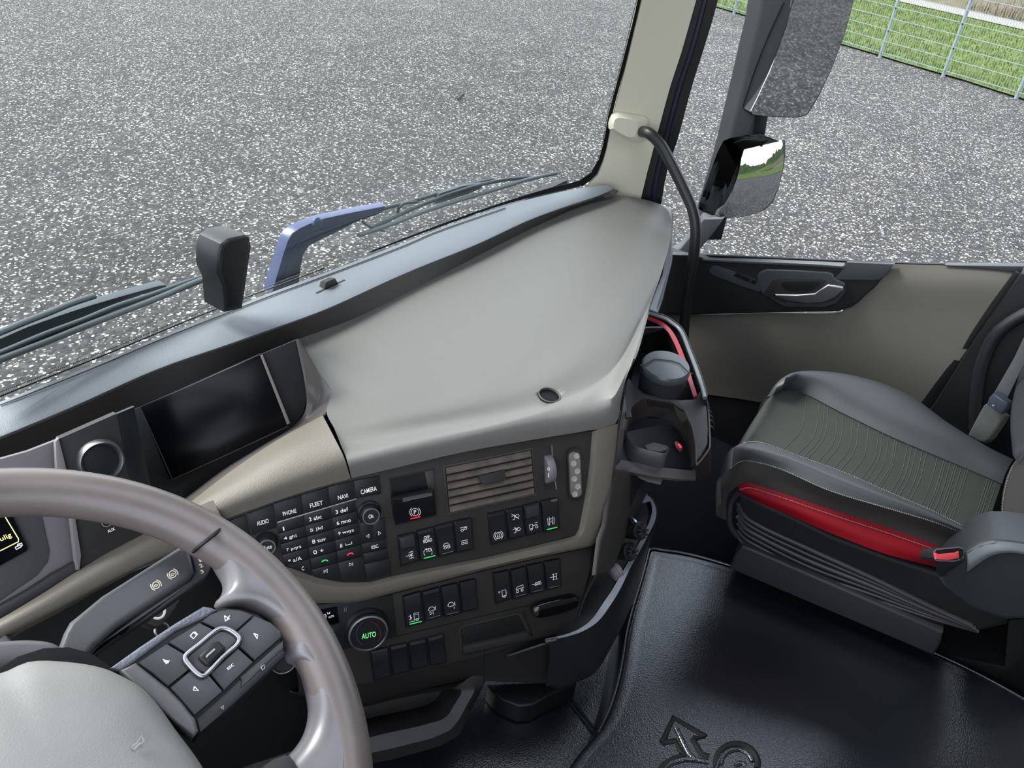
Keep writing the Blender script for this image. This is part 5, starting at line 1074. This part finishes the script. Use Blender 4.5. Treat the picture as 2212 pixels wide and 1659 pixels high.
sheet('pocket_lip', [lipi, lipo], mat('pocket lip plastic', (110, 112, 118), .3, .5), sp, 60, None, .005)
sheet('pocket_mat', [[p+Vector((-.004, .004, -.012)) for p in lipi], [p+Vector((-.035, .05, -.05)) for p in lipi]], MESHM, sp, 40, None, .003)

# ================================================================== PASSENGER SEAT
seat = thing('passenger_seat', 'dark grey passenger seat with striped centre and red side panel', 'seat', Zp(1900, 1300, 1.62))
def sc_(L, z): 
    if not isinstance(z, (list, tuple)): z = [z, z]
    n = len(L); return [Zp(a, b, z[0]+(z[-1]-z[0])*i/(n-1)) for i, (a, b) in enumerate(L)]
def nose(P, d1=.03, d2=.09):
    return [P[0]+Vector((-.004, .0, -d2)), P[0]+Vector((-.002, .012, -d1))]+P
NS = 60
K0 = sc_([(1600, 1062), (1640, 1086), (1693, 1108), (1790, 1150), (1918, 1198), (2015, 1223), (2050, 1232)], [1.885, 1.86])
K1 = sc_([(1594, 1050), (1612, 1043), (1661, 1056), (1790, 1099), (1918, 1140), (2034, 1182), (2070, 1196)], [1.925, 1.90])
KM = sc_([(1576, 1036), (1598, 1024), (1670, 1034), (1790, 1079), (1918, 1119), (2024, 1155), (2100, 1188)], [1.955, 1.92])
A0 = sc_([(1578, 1012), (1594, 1000), (1613, 996), (1677, 1011), (1790, 1060), (1918, 1099), (2015, 1128), (2128, 1170)], [1.985, 1.955])
AB = sc_([(1586, 968), (1602, 972), (1630, 974), (1700, 993), (1806, 1036), (1918, 1078), (2015, 1114), (2128, 1167)], [2.012, 1.965])
B0 = sc_([(1606, 957), (1622, 955), (1645, 957), (1725, 986), (1822, 1021), (1918, 1063), (2015, 1105), (2128, 1161)], [2.006, 1.955])
C1 = sc_([(1640, 900), (1660, 905), (1690, 915), (1765, 940), (1850, 975), (1930, 1012), (2020, 1060), (2140, 1115)], [1.998, 1.950])
C0 = sc_([(1672, 850), (1693, 841), (1725, 844), (1806, 886), (1918, 941), (2015, 983), (2090, 1015), (2163, 1046)], [2.004, 1.955])
CS = sc_([(1682, 838), (1705, 830), (1745, 836), (1825, 874), (1930, 926), (2025, 966), (2095, 995), (2168, 1030)], [2.018, 1.965])
CR = sc_([(1692, 822), (1722, 814), (1765, 822), (1845, 850), (1945, 900), (2038, 945), (2110, 980), (2176, 1012)], [2.030, 1.975])
D0 = sc_([(1697, 819), (1741, 806), (1822, 811), (1902, 831), (1967, 860), (2047, 918), (2128, 967), (2186, 996)], [2.020, 1.970])
D1 = [p+Vector((.03, .01, -.10)) for p in D0]
def ssheet(name, rows, m, nv=12, nz=True):
    return finish(sheet_bm([cr(nose(r) if nz else r, NS) for r in rows], NS, nv, .004), name, m, seat, 60)
ssheet('side_panel', [K1, KM, A0], SEATSD)
ssheet('inner_bolster', [A0, AB, B0], SEATS)
CENT = mat('seat centre cloth', (52, 54, 49), .75, .25, bump=.35, bscale=700)
ssheet('centre_panel', [B0, C1, C0], CENT)
ssheet('outer_bolster', [C0, CS, CR, D0, D1], SEATS, 24)
finish(sheet_bm([K0, [a.lerp(b, .5)+Vector((-.006, -.006, 0)) for a, b in zip(K0, K1)], K1], NS, 10, .005), 'red_panel', SEATR, seat, 60)
bm = bmesh.new()
bB, bC1, bC = cr(B0, 120), cr(C1, 120), cr(C0, 120)
q = lambda p: W/2+F*(np.array(p-CAM) @ M3)[0]/(np.array(p-CAM) @ M3)[2]
Bx = [q(p) for p in bB]
for x in (1690, 1719, 1735, 1745, 1765, 1780, 1800, 1812, 1836, 1860, 1870, 1882, 1895, 1902, 1922, 1932, 1942, 1955, 1963, 1990, 2000, 2008, 2016, 2024, 2032, 2040, 2048, 2056, 2098, 2104, 2110, 2116):
    i = min(range(120), key=lambda k: abs(Bx[k]-x)); L = cr([bB[i], bC1[i], bC[i]], 12); tube_bm([p+Vector((0, 0, .0006)) for p in L], .00045, 5, bm=bm)
finish(bm, 'stripe_stitching', mat('stripe thread', (78, 78, 72), .8), seat)
def stitch(P, off=(0, 0, .001), r=.0011, n=150):
    bm = bmesh.new(); L = cr(P, n*2)
    for i in range(0, n*2-1, 2): tube_bm([L[i]+Vector(off), L[i].lerp(L[i+1], .8)+Vector(off)], r, 5, bm=bm)
    finish(bm, 'seam_stitching', STITCH, seat)
for P in (A0, B0, C0, D0): stitch(P)
stitch([a.lerp(b, .12) for a, b in zip(K1, K0)], (-.006, -.006, .001), .0008)
# rail and bellows base on an upright plane along the seat side
Q0, Q1 = Zp(1575, 1230, 1.64), Zp(2019, 1418, 1.64); rd = (Q1-Q0).normalized(); PR = Plane(Q0, Vector((rd.y, -rd.x, 0)) if Vector((rd.y, -rd.x, 0)).dot(CAM-Q0) > 0 else Vector((-rd.y, rd.x, 0)), rd)
RAILM = mat('rail plastic', (44, 43, 45), .5, .4)
plate('base_rail', PR, [(1584, 1203), (1602, 1180), (1625, 1188), (2037, 1368), (2033, 1388), (2017, 1417), (1575, 1229)], .03, .10, RAILM, seat, .006, 3)
plate('base_core', PR, [(1592, 1140), (1596, 1066), (1700, 1112), (1800, 1160), (1920, 1205), (2030, 1240), (2180, 1330), (2176, 1352), (2110, 1366), (2037, 1345), (1625, 1190)], .012, .28, mat('base skirt', (26, 26, 28), .6, .3), seat, .01, 3)
for k in range(6):
    t = k/5; L = [(1594+6*t*0, 1085+76*t), (1606+4*t, 1112+64*t), (1640+8*t, 1135+62*t), (1740+5*t, 1182+66*t), (1880+8*t, 1246+48*t), (2010+12*t, 1310+28*t), (2100+14*t, 1352+12*t)]
    tube('bellows_rib', [PR.p(a, b, .014) for a, b in L], .0055 if k in (0, 2) else .004, mat('bellows rubber', (52, 50, 52), .4, .45), seat, 40, 8)
plate('base_plinth', PR, [(1640, 1240), (2019, 1410), (2170, 1440), (2178, 1340), (2300, 1330), (2300, 1560), (2150, 1480)], -.03, .25, DARKER, seat, .004)
tube('front_lever', [Zp(1600, 1062, 1.86), Zp(1582, 1082, 1.83), Zp(1576, 1112, 1.80), Zp(1580, 1140, 1.77), Zp(1596, 1160, 1.75)], .0065, RAILM, seat, 20, 10)
# backrest
PBk = Plane(Zp(2160, 1120, 1.955), (-.25, .90, .30), (1, 0, 0))
slab('backrest', cr([PBk.p(a, b, .01) for a, b in [(2196, 984), (2176, 1010), (2163, 1048), (2156, 1100), (2160, 1145), (2172, 1172), (2215, 1196), (2330, 1240), (2420, 1000), (2330, 930), (2230, 950)]], 40, True), -PBk.n*.10, SEATSD, seat, .014, 4)
slab('backrest_bolster', cr([PBk.p(a, b, .025) for a, b in [(2186, 996), (2176, 950), (2174, 905), (2180, 860), (2196, 800), (2215, 750), (2300, 700), (2400, 900), (2300, 975), (2220, 965)]], 40, True), -PBk.n*.10, SEATS, seat, .02, 4)
slab('backrest_red_insert', [PBk.p(a, b, .016) for a, b in [(2204, 1160), (2212, 1130), (2240, 1110), (2240, 1190), (2206, 1174)]], -PBk.n*.01, SEATR, seat, .002)
stitch([PBk.p(a, b, .012) for a, b in [(2212, 975), (2190, 1003), (2175, 1040), (2166, 1090), (2168, 1140), (2178, 1166)]], (0, 0, 0), .0009, 60)
# side shell with curved top
PSh = Plane(PR.p(2100, 1250, .10), PR.n+Vector((0, 0, .12)), rd)
plate('side_shell', PSh, [(2028, 1252), (2042, 1232), (2088, 1192), (2115, 1178), (2144, 1171), (2180, 1172), (2330, 1196), (2330, 1352), (2240, 1340), (2170, 1342), (2100, 1318), (2034, 1266)], 0, .10, mat('shell plastic', (40, 42, 45), .42, .5, bump=.15), seat, .012, 4)
topA = PSh.pts([(2090, 1190), (2116, 1177), (2144, 1171), (2182, 1171), (2240, 1180)], -.004); topB = PSh.pts([(2089, 1236), (2116, 1216), (2144, 1200), (2182, 1194), (2240, 1202)], .006)
sheet('shell_top', [topA, [a.lerp(b, .6)+PSh.n*.004 for a, b in zip(topA, topB)], topB], mat('lit shell top plastic', (78, 82, 86), .45, .5, bump=.1), seat, 24, 8, .003)  # lighter colour paints in the light caught by the curved top
bk_ = thing('belt_buckle', 'black seat belt buckle with red press button beside the side shell', 'buckle', PSh.p(2050, 1240))
PBu = Plane(PSh.p(2048, 1200, .02), (-.45, -.55, .70))
plate('buckle_body', PBu, [(2018, 1193), (2022, 1187), (2072, 1182), (2082, 1187), (2084, 1210), (2066, 1214), (2022, 1213), (2017, 1205)], .002, .03, RUBBER, bk_, .003, 3)
plate('buckle_sleeve', PSh, [(2019, 1208), (2083, 1206), (2080, 1216), (2030, 1249), (2024, 1236)], .012, .02, DARKER, bk_, .003)
plate('press_button', PBu, [(2021, 1194), (2029, 1197), (2064, 1194), (2071, 1191), (2072, 1206), (2047, 1210), (2022, 1208)], .005, .006, PINK, bk_, .001)
strokes('metal_edge', PBu, [[(2018, 1193), (2023, 1187), (2072, 1182), (2081, 1186)], [(2018, 1206), (2023, 1211), (2060, 1212), (2076, 1208)]], WALLG, bk_, .0010, .0022)
# seat belt on the door side
sb = thing('seat_belt', 'grey seat belt with felt sleeve and steel clip by the door pillar', 'seat belt', Xp(2110, 950, .86))
slab('felt_sleeve', [Xp(a, b, .84) for a, b in [(2090, 940), (2104, 912), (2124, 876), (2133, 870), (2160, 893), (2168, 900), (2160, 915), (2138, 948), (2126, 958), (2108, 952)]], (.014, -.01, 0), GREYF, sb, .005, 3)
slab('belt_clip', [Xp(a, b, .825) for a, b in [(2131, 874), (2136, 858), (2145, 849), (2175, 870), (2176, 876), (2162, 895), (2158, 895)]], (.014, -.008, 0), mat('belt clip steel', (90, 96, 108), .35, .5, metal=.5), sb, .003)
lathe('rivet', Xp(2146, 877, .822), (-1, -.2, .2), [(.0035, 0), (.003, .0015), (0, .002)], CHROME2, sb, 14)
slab('webbing', [Xp(a, b, .85) for a, b in [(2147, 850), (2172, 868), (2205, 800), (2260, 700), (2230, 690), (2190, 775)]], (.003, 0, 0), BELT, sb, .0005)

# ================================================================== FLOOR COVERS
cover_px = [(1404, 1186), (1432, 1189), (1480, 1196), (1540, 1211), (1640, 1244), (1760, 1296), (1900, 1358), (2060, 1430), (2140, 1470), (2300, 1560), (2300, 1750), (1180, 1750), (1228, 1662), (1262, 1615), (1290, 1583), (1314, 1535), (1332, 1480), (1344, 1425), (1352, 1370), (1364, 1320), (1384, 1255), (1398, 1205)]
zc = 1.63
tc_ = thing('tunnel_cover', 'black leather cover over the engine tunnel with embossed arrow emblem', 'floor cover', Zp(1700, 1450, zc-.1))
oc = cr([Zp(a, b, zc) for a, b in cover_px], 120, True); cen = sum(oc, Vector())/len(oc)
bm = bmesh.new(); rings = []
for ins_, dz in ((-.03, -.12), (-.012, -.04), (-.003, -.008), (.004, 0), (.012, .0015), (.024, 0), (.034, 0), (.042, 0)):
    rings.append([bm.verts.new(p+(cen-p).normalized()*ins_+Vector((0, 0, dz))) for p in oc])
for a, b in zip(rings, rings[1:]):
    for i in range(120): bm.faces.new((a[i], a[(i+1) % 120], b[(i+1) % 120], b[i]))
bm.faces.new(rings[-1]); finish(bm, 'cover', LEATH, tc_, 50)
tube('piping', [p+(cen-p).normalized()*.001+Vector((0, 0, .0015)) for p in [Zp(a, b, zc) for a, b in cover_px[14:]+cover_px[:10]]], .0032, LEATH, tc_, 90, 8)
# embossed emblem: ring with an arrow, grooves and raised welts
PE = Plane(Zp(1500, 1600, zc+.0005), (0, 0, 1))
GRV = mat('emblem groove leather', (9, 9, 11), .7, .3)
arrow = [(1430, 1604), (1455, 1550), (1525, 1591), (1501, 1594), (1497, 1597), (1514, 1627), (1532, 1634)]
arrow2 = [(1430, 1604), (1459, 1600), (1472, 1625), (1480, 1632), (1455, 1640), (1435, 1652), (1422, 1670)]
ringc = circ(1592, 1648, 45, 42, n=24, a0=170, a1=375)
def welt(L, r, m, off, nm): tube(nm, [PE.p(a, b, off) for a, b in L], r, m, tc_, None if len(L) < 3 else 0, 8, flat=.5, upv=(0, 0, 1))
for L in (arrow, arrow2, ringc): welt(L, .0055, GRV, 0, 'emblem_groove')
for L in ([(1461, 1572), (1474, 1600), (1488, 1627), (1500, 1638)], circ(1592, 1650, 34, 32, n=20, a0=180, a1=350), [(1434, 1662), (1450, 1648), (1478, 1640), (1500, 1640), (1530, 1645)], [(1545, 1665), (1552, 1645), (1562, 1630)], circ(1600, 1662, 14, 14, n=8, a0=220, a1=320)): welt(L, .0042, LEATH, .0008, 'emblem_welt')
# lower leather mat left of the tunnel
fm = thing('floor_mat', 'black leather mat in the low footwell left of the tunnel cover', 'floor mat', Zp(1150, 1560, 1.54))
slab('mat', [Zp(a, b, 1.545) for a, b in [(300, 1720), (430, 1600), (520, 1530), (640, 1480), (800, 1490), (1050, 1440), (1340, 1360), (1360, 1320), (1420, 1200), (1400, 1420), (1320, 1640), (1200, 1760), (300, 1900)]], (0, 0, -.03), LEATH, fm, .003)
for L in ([(1203, 1480), (1240, 1530), (1286, 1590)], [(1212, 1478), (1248, 1526), (1292, 1584)]):
    tube('seam', [Zp(a, b, 1.5465) for a, b in L], .0022, GRV, fm, 16, 6)
slab('steering_column_cover', [Zp(a, b, 1.60) for a, b in [(1052, 1478), (1246, 1470), (1240, 1480), (1190, 1500), (1150, 1524), (1120, 1526), (1085, 1512), (1062, 1492)]], (0, 0, -.05), DARKER, dash, .01, 3)

# ================================================================== STEERING WHEEL
WC = Vector((-.778, .367, 2.384)); ta = math.radians(61.7); wn_ = Vector((0, -math.cos(ta), math.sin(ta)))
PWh = Plane(WC, wn_, (1, 0, 0)); RW = .225
sw = thing('steering_wheel', 'grey leather steering wheel with button pad and grey hub', 'steering wheel', WC)
wu = Vector((1, 0, 0)); wv = wn_.cross(wu)
rimpts = [WC+(wu*math.cos(2*math.pi*k/120)+wv*math.sin(2*math.pi*k/120))*RW for k in range(120)]
tube('rim', rimpts, .0185, LEATHW, sw, 0, 28, True, upv=None)
def wp(L, o): return PWh.pts(L, o)
inn_ = wp([(400, 1160), (416, 1196), (438, 1202), (455, 1215), (468, 1238), (478, 1256), (481, 1275), (474, 1292), (462, 1305), (470, 1318), (520, 1317), (560, 1332), (600, 1366), (613, 1392), (618, 1425), (634, 1430), (648, 1450), (660, 1490), (666, 1540), (656, 1585), (640, 1612), (615, 1640), (590, 1665)], -.004)
out_ = wp([(425, 1130), (460, 1152), (500, 1180), (540, 1208), (580, 1245), (625, 1295), (665, 1355), (700, 1430), (725, 1500), (738, 1570), (742, 1650), (738, 1700)], .0168)
a_, b_ = cr(inn_, 70), cr(out_, 70)
sheet('spoke', [[p-PWh.n*.008+(q-p)*.06 for p, q in zip(a_, b_)], a_, [x.lerp(y, .18)+PWh.n*.008 for x, y in zip(a_, b_)], [x.lerp(y, .5)+PWh.n*.008 for x, y in zip(a_, b_)], b_], mat('wheel satin plastic', (102, 98, 100), .32, .6, noise=.12, nscale=18), sw, 70, 24, .003, 60)
# stitched gap between rim leather and spoke
gp = cr([PWh.p(482, 1137, .013), PWh.p(470, 1148, .0185), PWh.p(452, 1163, .0195), PWh.p(433, 1178, .015), PWh.p(417, 1192, .004)], 20)
tube('rim_gap', gp, .0016, DARKER, sw, 0, 6)
# worn patch on the spoke
# lower spoke cover at the bottom edge
slab('lower_spoke_cover', wp([(560, 1670), (572, 1652), (592, 1638), (618, 1629), (628, 1631), (640, 1648), (652, 1680)], .012), -PWh.n*.02, DARK, sw, .003)
# button pad
PPd = Plane(PWh.P+PWh.n*.012, PWh.n, (1, 0, 0))
pad_ = plate('button_pad', PPd, [(252, 1446), (300, 1408), (385, 1348), (450, 1320), (480, 1312), (520, 1314), (560, 1326), (600, 1360), (612, 1386), (615, 1418), (560, 1472), (500, 1526), (432, 1586), (420, 1575), (385, 1512), (330, 1466)], -.002, .03, DARKER, sw, .003, 3)
plate('pad_side', PPd, [(600, 1395), (613, 1378), (614, 1418), (560, 1470), (500, 1526), (432, 1584), (424, 1552), (486, 1497), (550, 1435)], .0, .02, mat('pad side plastic', (38, 37, 39), .42, .5), sw, .003)
plate('pad_shoulder', PPd, [(237, 1443), (300, 1398), (380, 1345), (440, 1309), (458, 1312), (470, 1318), (440, 1336), (380, 1362), (300, 1422), (262, 1450)], .001, .02, mat('pad shoulder', (96, 98, 106), .5, .4, bump=.7, bscale=500), sw, .003, 3)
plate('pad_inner_cover', PPd, [(258, 1448), (294, 1430), (330, 1458), (365, 1486), (395, 1516), (421, 1549), (430, 1578), (420, 1590), (380, 1560), (300, 1490)], .003, .02, WPLAST, sw, .004, 3)
PADB = mat('pad button plastic', (50, 50, 53), .4, .5)
BT = [('button', [(434, 1342), (455, 1326), (472, 1319), (494, 1315), (519, 1317), (549, 1328), (505, 1368), (494, 1358), (484, 1356), (469, 1359)]),
      ('button', [(551, 1329), (585, 1343), (608, 1362), (610, 1376), (551, 1427), (517, 1397), (521, 1387), (519, 1375), (507, 1368)]),
      ('button', [(432, 1344), (466, 1361), (402, 1411), (363, 1387)]), ('button', [(360, 1389), (400, 1412), (398, 1423), (410, 1446), (364, 1483), (330, 1454), (297, 1431)]),
      ('button', [(367, 1485), (411, 1448), (430, 1461), (440, 1462), (452, 1457), (483, 1493), (421, 1546), (395, 1515)]), ('button', [(454, 1455), (515, 1399), (549, 1429), (484, 1492)])]
SYMB = [[[(485, 1330), (487, 1342), (496, 1337), (485, 1330)], [(496, 1330), (489, 1341)]], [[(548, 1368), (557, 1372), (556, 1380), (548, 1368)]],
        [[(411, 1373), (418, 1366), (425, 1372), (418, 1380), (411, 1373)], [(416, 1367), (421, 1365), (427, 1371)]], [[(354, 1427), (366, 1428), (360, 1434), (354, 1427)], [(352, 1424), (364, 1432)]],
        [[(420, 1483), (429, 1492), (418, 1491), (420, 1483)]], []]
for (nm, L), S_ in zip(BT, SYMB):
    cx = sum(p[0] for p in L)/len(L); cy = sum(p[1] for p in L)/len(L)
    b = plate(nm, PPd, [(x+(cx-x)*.03, y+(cy-y)*.03) for x, y in L], .004, .005, PADB, pad_, .0012)
    if S_: strokes('symbol', PPd, S_, WHITE, b, .0004, .0044)
    else: text('symbol', 'ESC', PPd, 498, 1440, 17, 7, (16, -13), WHITE, b, .0042)
plate('button', PPd, [(554, 1433), (610, 1384), (613, 1400), (560, 1450), (520, 1486), (522, 1470), (519, 1462)], .002, .004, PADB, pad_, .001)
strokes('symbol', PPd, [[(563, 1441), (571, 1436), (571, 1444), (567, 1447), (563, 1441)]], GREYP, pad_, .0004, .0026); strokes('symbol', PPd, [[(477, 1528), (483, 1524), (483, 1532), (477, 1528)]], GREYP, pad_, .0003, .0026)
fr2 = [(400, 1418), (435, 1388), (468, 1361), (478, 1357), (490, 1358), (512, 1372), (517, 1380), (514, 1390), (480, 1420), (446, 1456), (438, 1460), (428, 1456), (408, 1436), (400, 1425)]
tube('chrome_frame', cr(wp(fr2, .0175), 60, True), .0019, CHROME2, pad_, 0, 8, True)
plate('frame_well', PPd, [(404, 1421), (437, 1390), (470, 1364), (488, 1362), (508, 1374), (512, 1384), (478, 1418), (442, 1453), (430, 1450), (410, 1434)], .0046, .004, mat('pad centre', (60, 58, 60), .35, .5), pad_, .001)
plate('roller', PPd, [(430, 1415), (462, 1386), (474, 1384), (488, 1398), (486, 1406), (454, 1437), (444, 1436), (430, 1422)], .008, .006, DARKER, pad_, .003, 3)
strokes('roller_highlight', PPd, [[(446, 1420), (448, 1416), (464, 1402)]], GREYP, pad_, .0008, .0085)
# hub
hub_o = [(-200, 1560), (-120, 1480), (0, 1456), (60, 1431), (142, 1431), (221, 1444), (272, 1466), (310, 1489), (342, 1523), (380, 1577), (440, 1662), (470, 1740), (300, 1950), (-200, 1950)]
ho = cr(wp(hub_o, .006), 90, True); hc_ = sum(ho, Vector())/len(ho); bm = bmesh.new(); rg = []
for s, dz in ((1.0, -.03), (1.0, 0), (.97, .010), (.90, .019), (.75, .027), (.5, .033), (.2, .036)): rg.append([bm.verts.new(hc_+(p-hc_)*s+PWh.n*dz) for p in ho])
for a, b in zip(rg, rg[1:]):
    for i in range(90): bm.faces.new((a[i], a[(i+1) % 90], b[(i+1) % 90], b[i]))
bm.faces.new(rg[-1]); hub = finish(bm, 'hub', HUBM, sw, 60)
PHb = Plane(PWh.P+PWh.n*.0395, PWh.n, (1, 0, 0))
strokes('horn_symbol', PHb, [[(287, 1613), (296, 1606), (306, 1590), (312, 1602), (302, 1607), (290, 1619), (287, 1613)]], HUBM, hub, .0010, .0)
tube('column_collar', cr(wp([(-60, 1425), (0, 1416), (63, 1413), (100, 1418), (122, 1432)], -.055), 20), .010, WALLG, sw, 0, 10)
# stalk with retarder symbols
stk_ = thing('column_stalk', 'flat grey lever stalk with brake symbols and digits 1 2 3 behind the wheel', 'lever', PWh.p(280, 1300, -.05))
PSt = Plane(PWh.P-PWh.n*.035, PWh.n+Vector((0, -.10, 0)), (1, 0, 0))
plate('stalk_body', PSt, [(118, 1440), (128, 1395), (139, 1365), (152, 1342), (171, 1327), (221, 1286), (300, 1236), (388, 1180), (403, 1184), (411, 1188), (415, 1204), (422, 1235), (411, 1252), (316, 1314), (253, 1355), (206, 1397), (180, 1440)], 0, .025, WPLAST, stk_, .006, 4)
plate('stalk_underside', PSt, [(410, 1192), (443, 1207), (453, 1218), (456, 1228), (446, 1246), (330, 1328), (221, 1400), (180, 1445), (160, 1440), (206, 1397), (316, 1314), (411, 1252), (422, 1235)], -.006, .02, mat('stalk end plastic', (82, 80, 84), .45, .4), stk_, .004, 3)
CREAM = mat('cream print', (222, 214, 186), .5, emit=(222, 214, 186), estr=.12)
for cx, cy in ((373, 1240), (337, 1264)):
    strokes('symbol', PSt, [circ(cx, cy, 7.5, 7.5, n=14), circ(cx, cy, 11.5, 11, n=8, a0=95, a1=190), circ(cx, cy, 11.5, 11, n=8, a0=-85, a1=10), [(cx-4, cy+2), (cx, cy-2), (cx+4, cy-1), (cx+1, cy+3), (cx-3, cy+3)]], CREAM, stk_, .0004, .0006)
for s_, cx, cy in (('1', 432, 1210), ('2', 434, 1222), ('3', 436, 1235)): text('marking', s_, PSt, cx, cy, 4 if s_ == '1' else 7, 9, (9, -5), CREAM, stk_, -.004)
# key in the ignition behind the stalk
ky_ = thing('ignition_key', 'grey key fob with pale ring mark and key ring behind the stalk', 'key', PWh.p(345, 1330, -.10))
PK2 = Plane(PWh.P-PWh.n*.085, PWh.n+Vector((.1, -.3, 0)), (1, 0, 0))
plate('key_fob', PK2, [(300, 1338), (318, 1320), (352, 1302), (384, 1290), (389, 1295), (372, 1325), (347, 1353), (335, 1357), (318, 1350)], 0, .012, WPLAST, ky_, .003, 3)
strokes('ring_mark', PK2, [circ(340, 1320, 16, n=14, a0=-20, a1=150)], WHITE, ky_, .0011, .0012)
tube('key_ring', cr(PK2.pts(circ(350, 1362, 15, 17, n=12)[:-1], -.004), 36, True), .0011, CHROME2, ky_, 0, 6, True)
tube('column_shaft', [PWh.p(100, 1560, -.03), PWh.p(100, 1560, -.12), WC-PWh.n*.45+Vector((0, .02, 0))], .05, DARKER, sw, 20, 20)
lk = thing('ignition_lock', 'round lock seen between button pad and rim below the stalk', 'lock', PF.p(605, 1430)); lathe('lock_ring', PF.p(612, 1432, -.02), nF, [(.017, 0), (.018, .004), (.014, .006), (.013, .002), (0, .002)], DARK, lk, 30); lathe('lock_edge', PF.p(612, 1432, -.0145), nF, [(.0182, 0), (.0178, .0012), (.0172, 0)], GREYP, lk, 30)
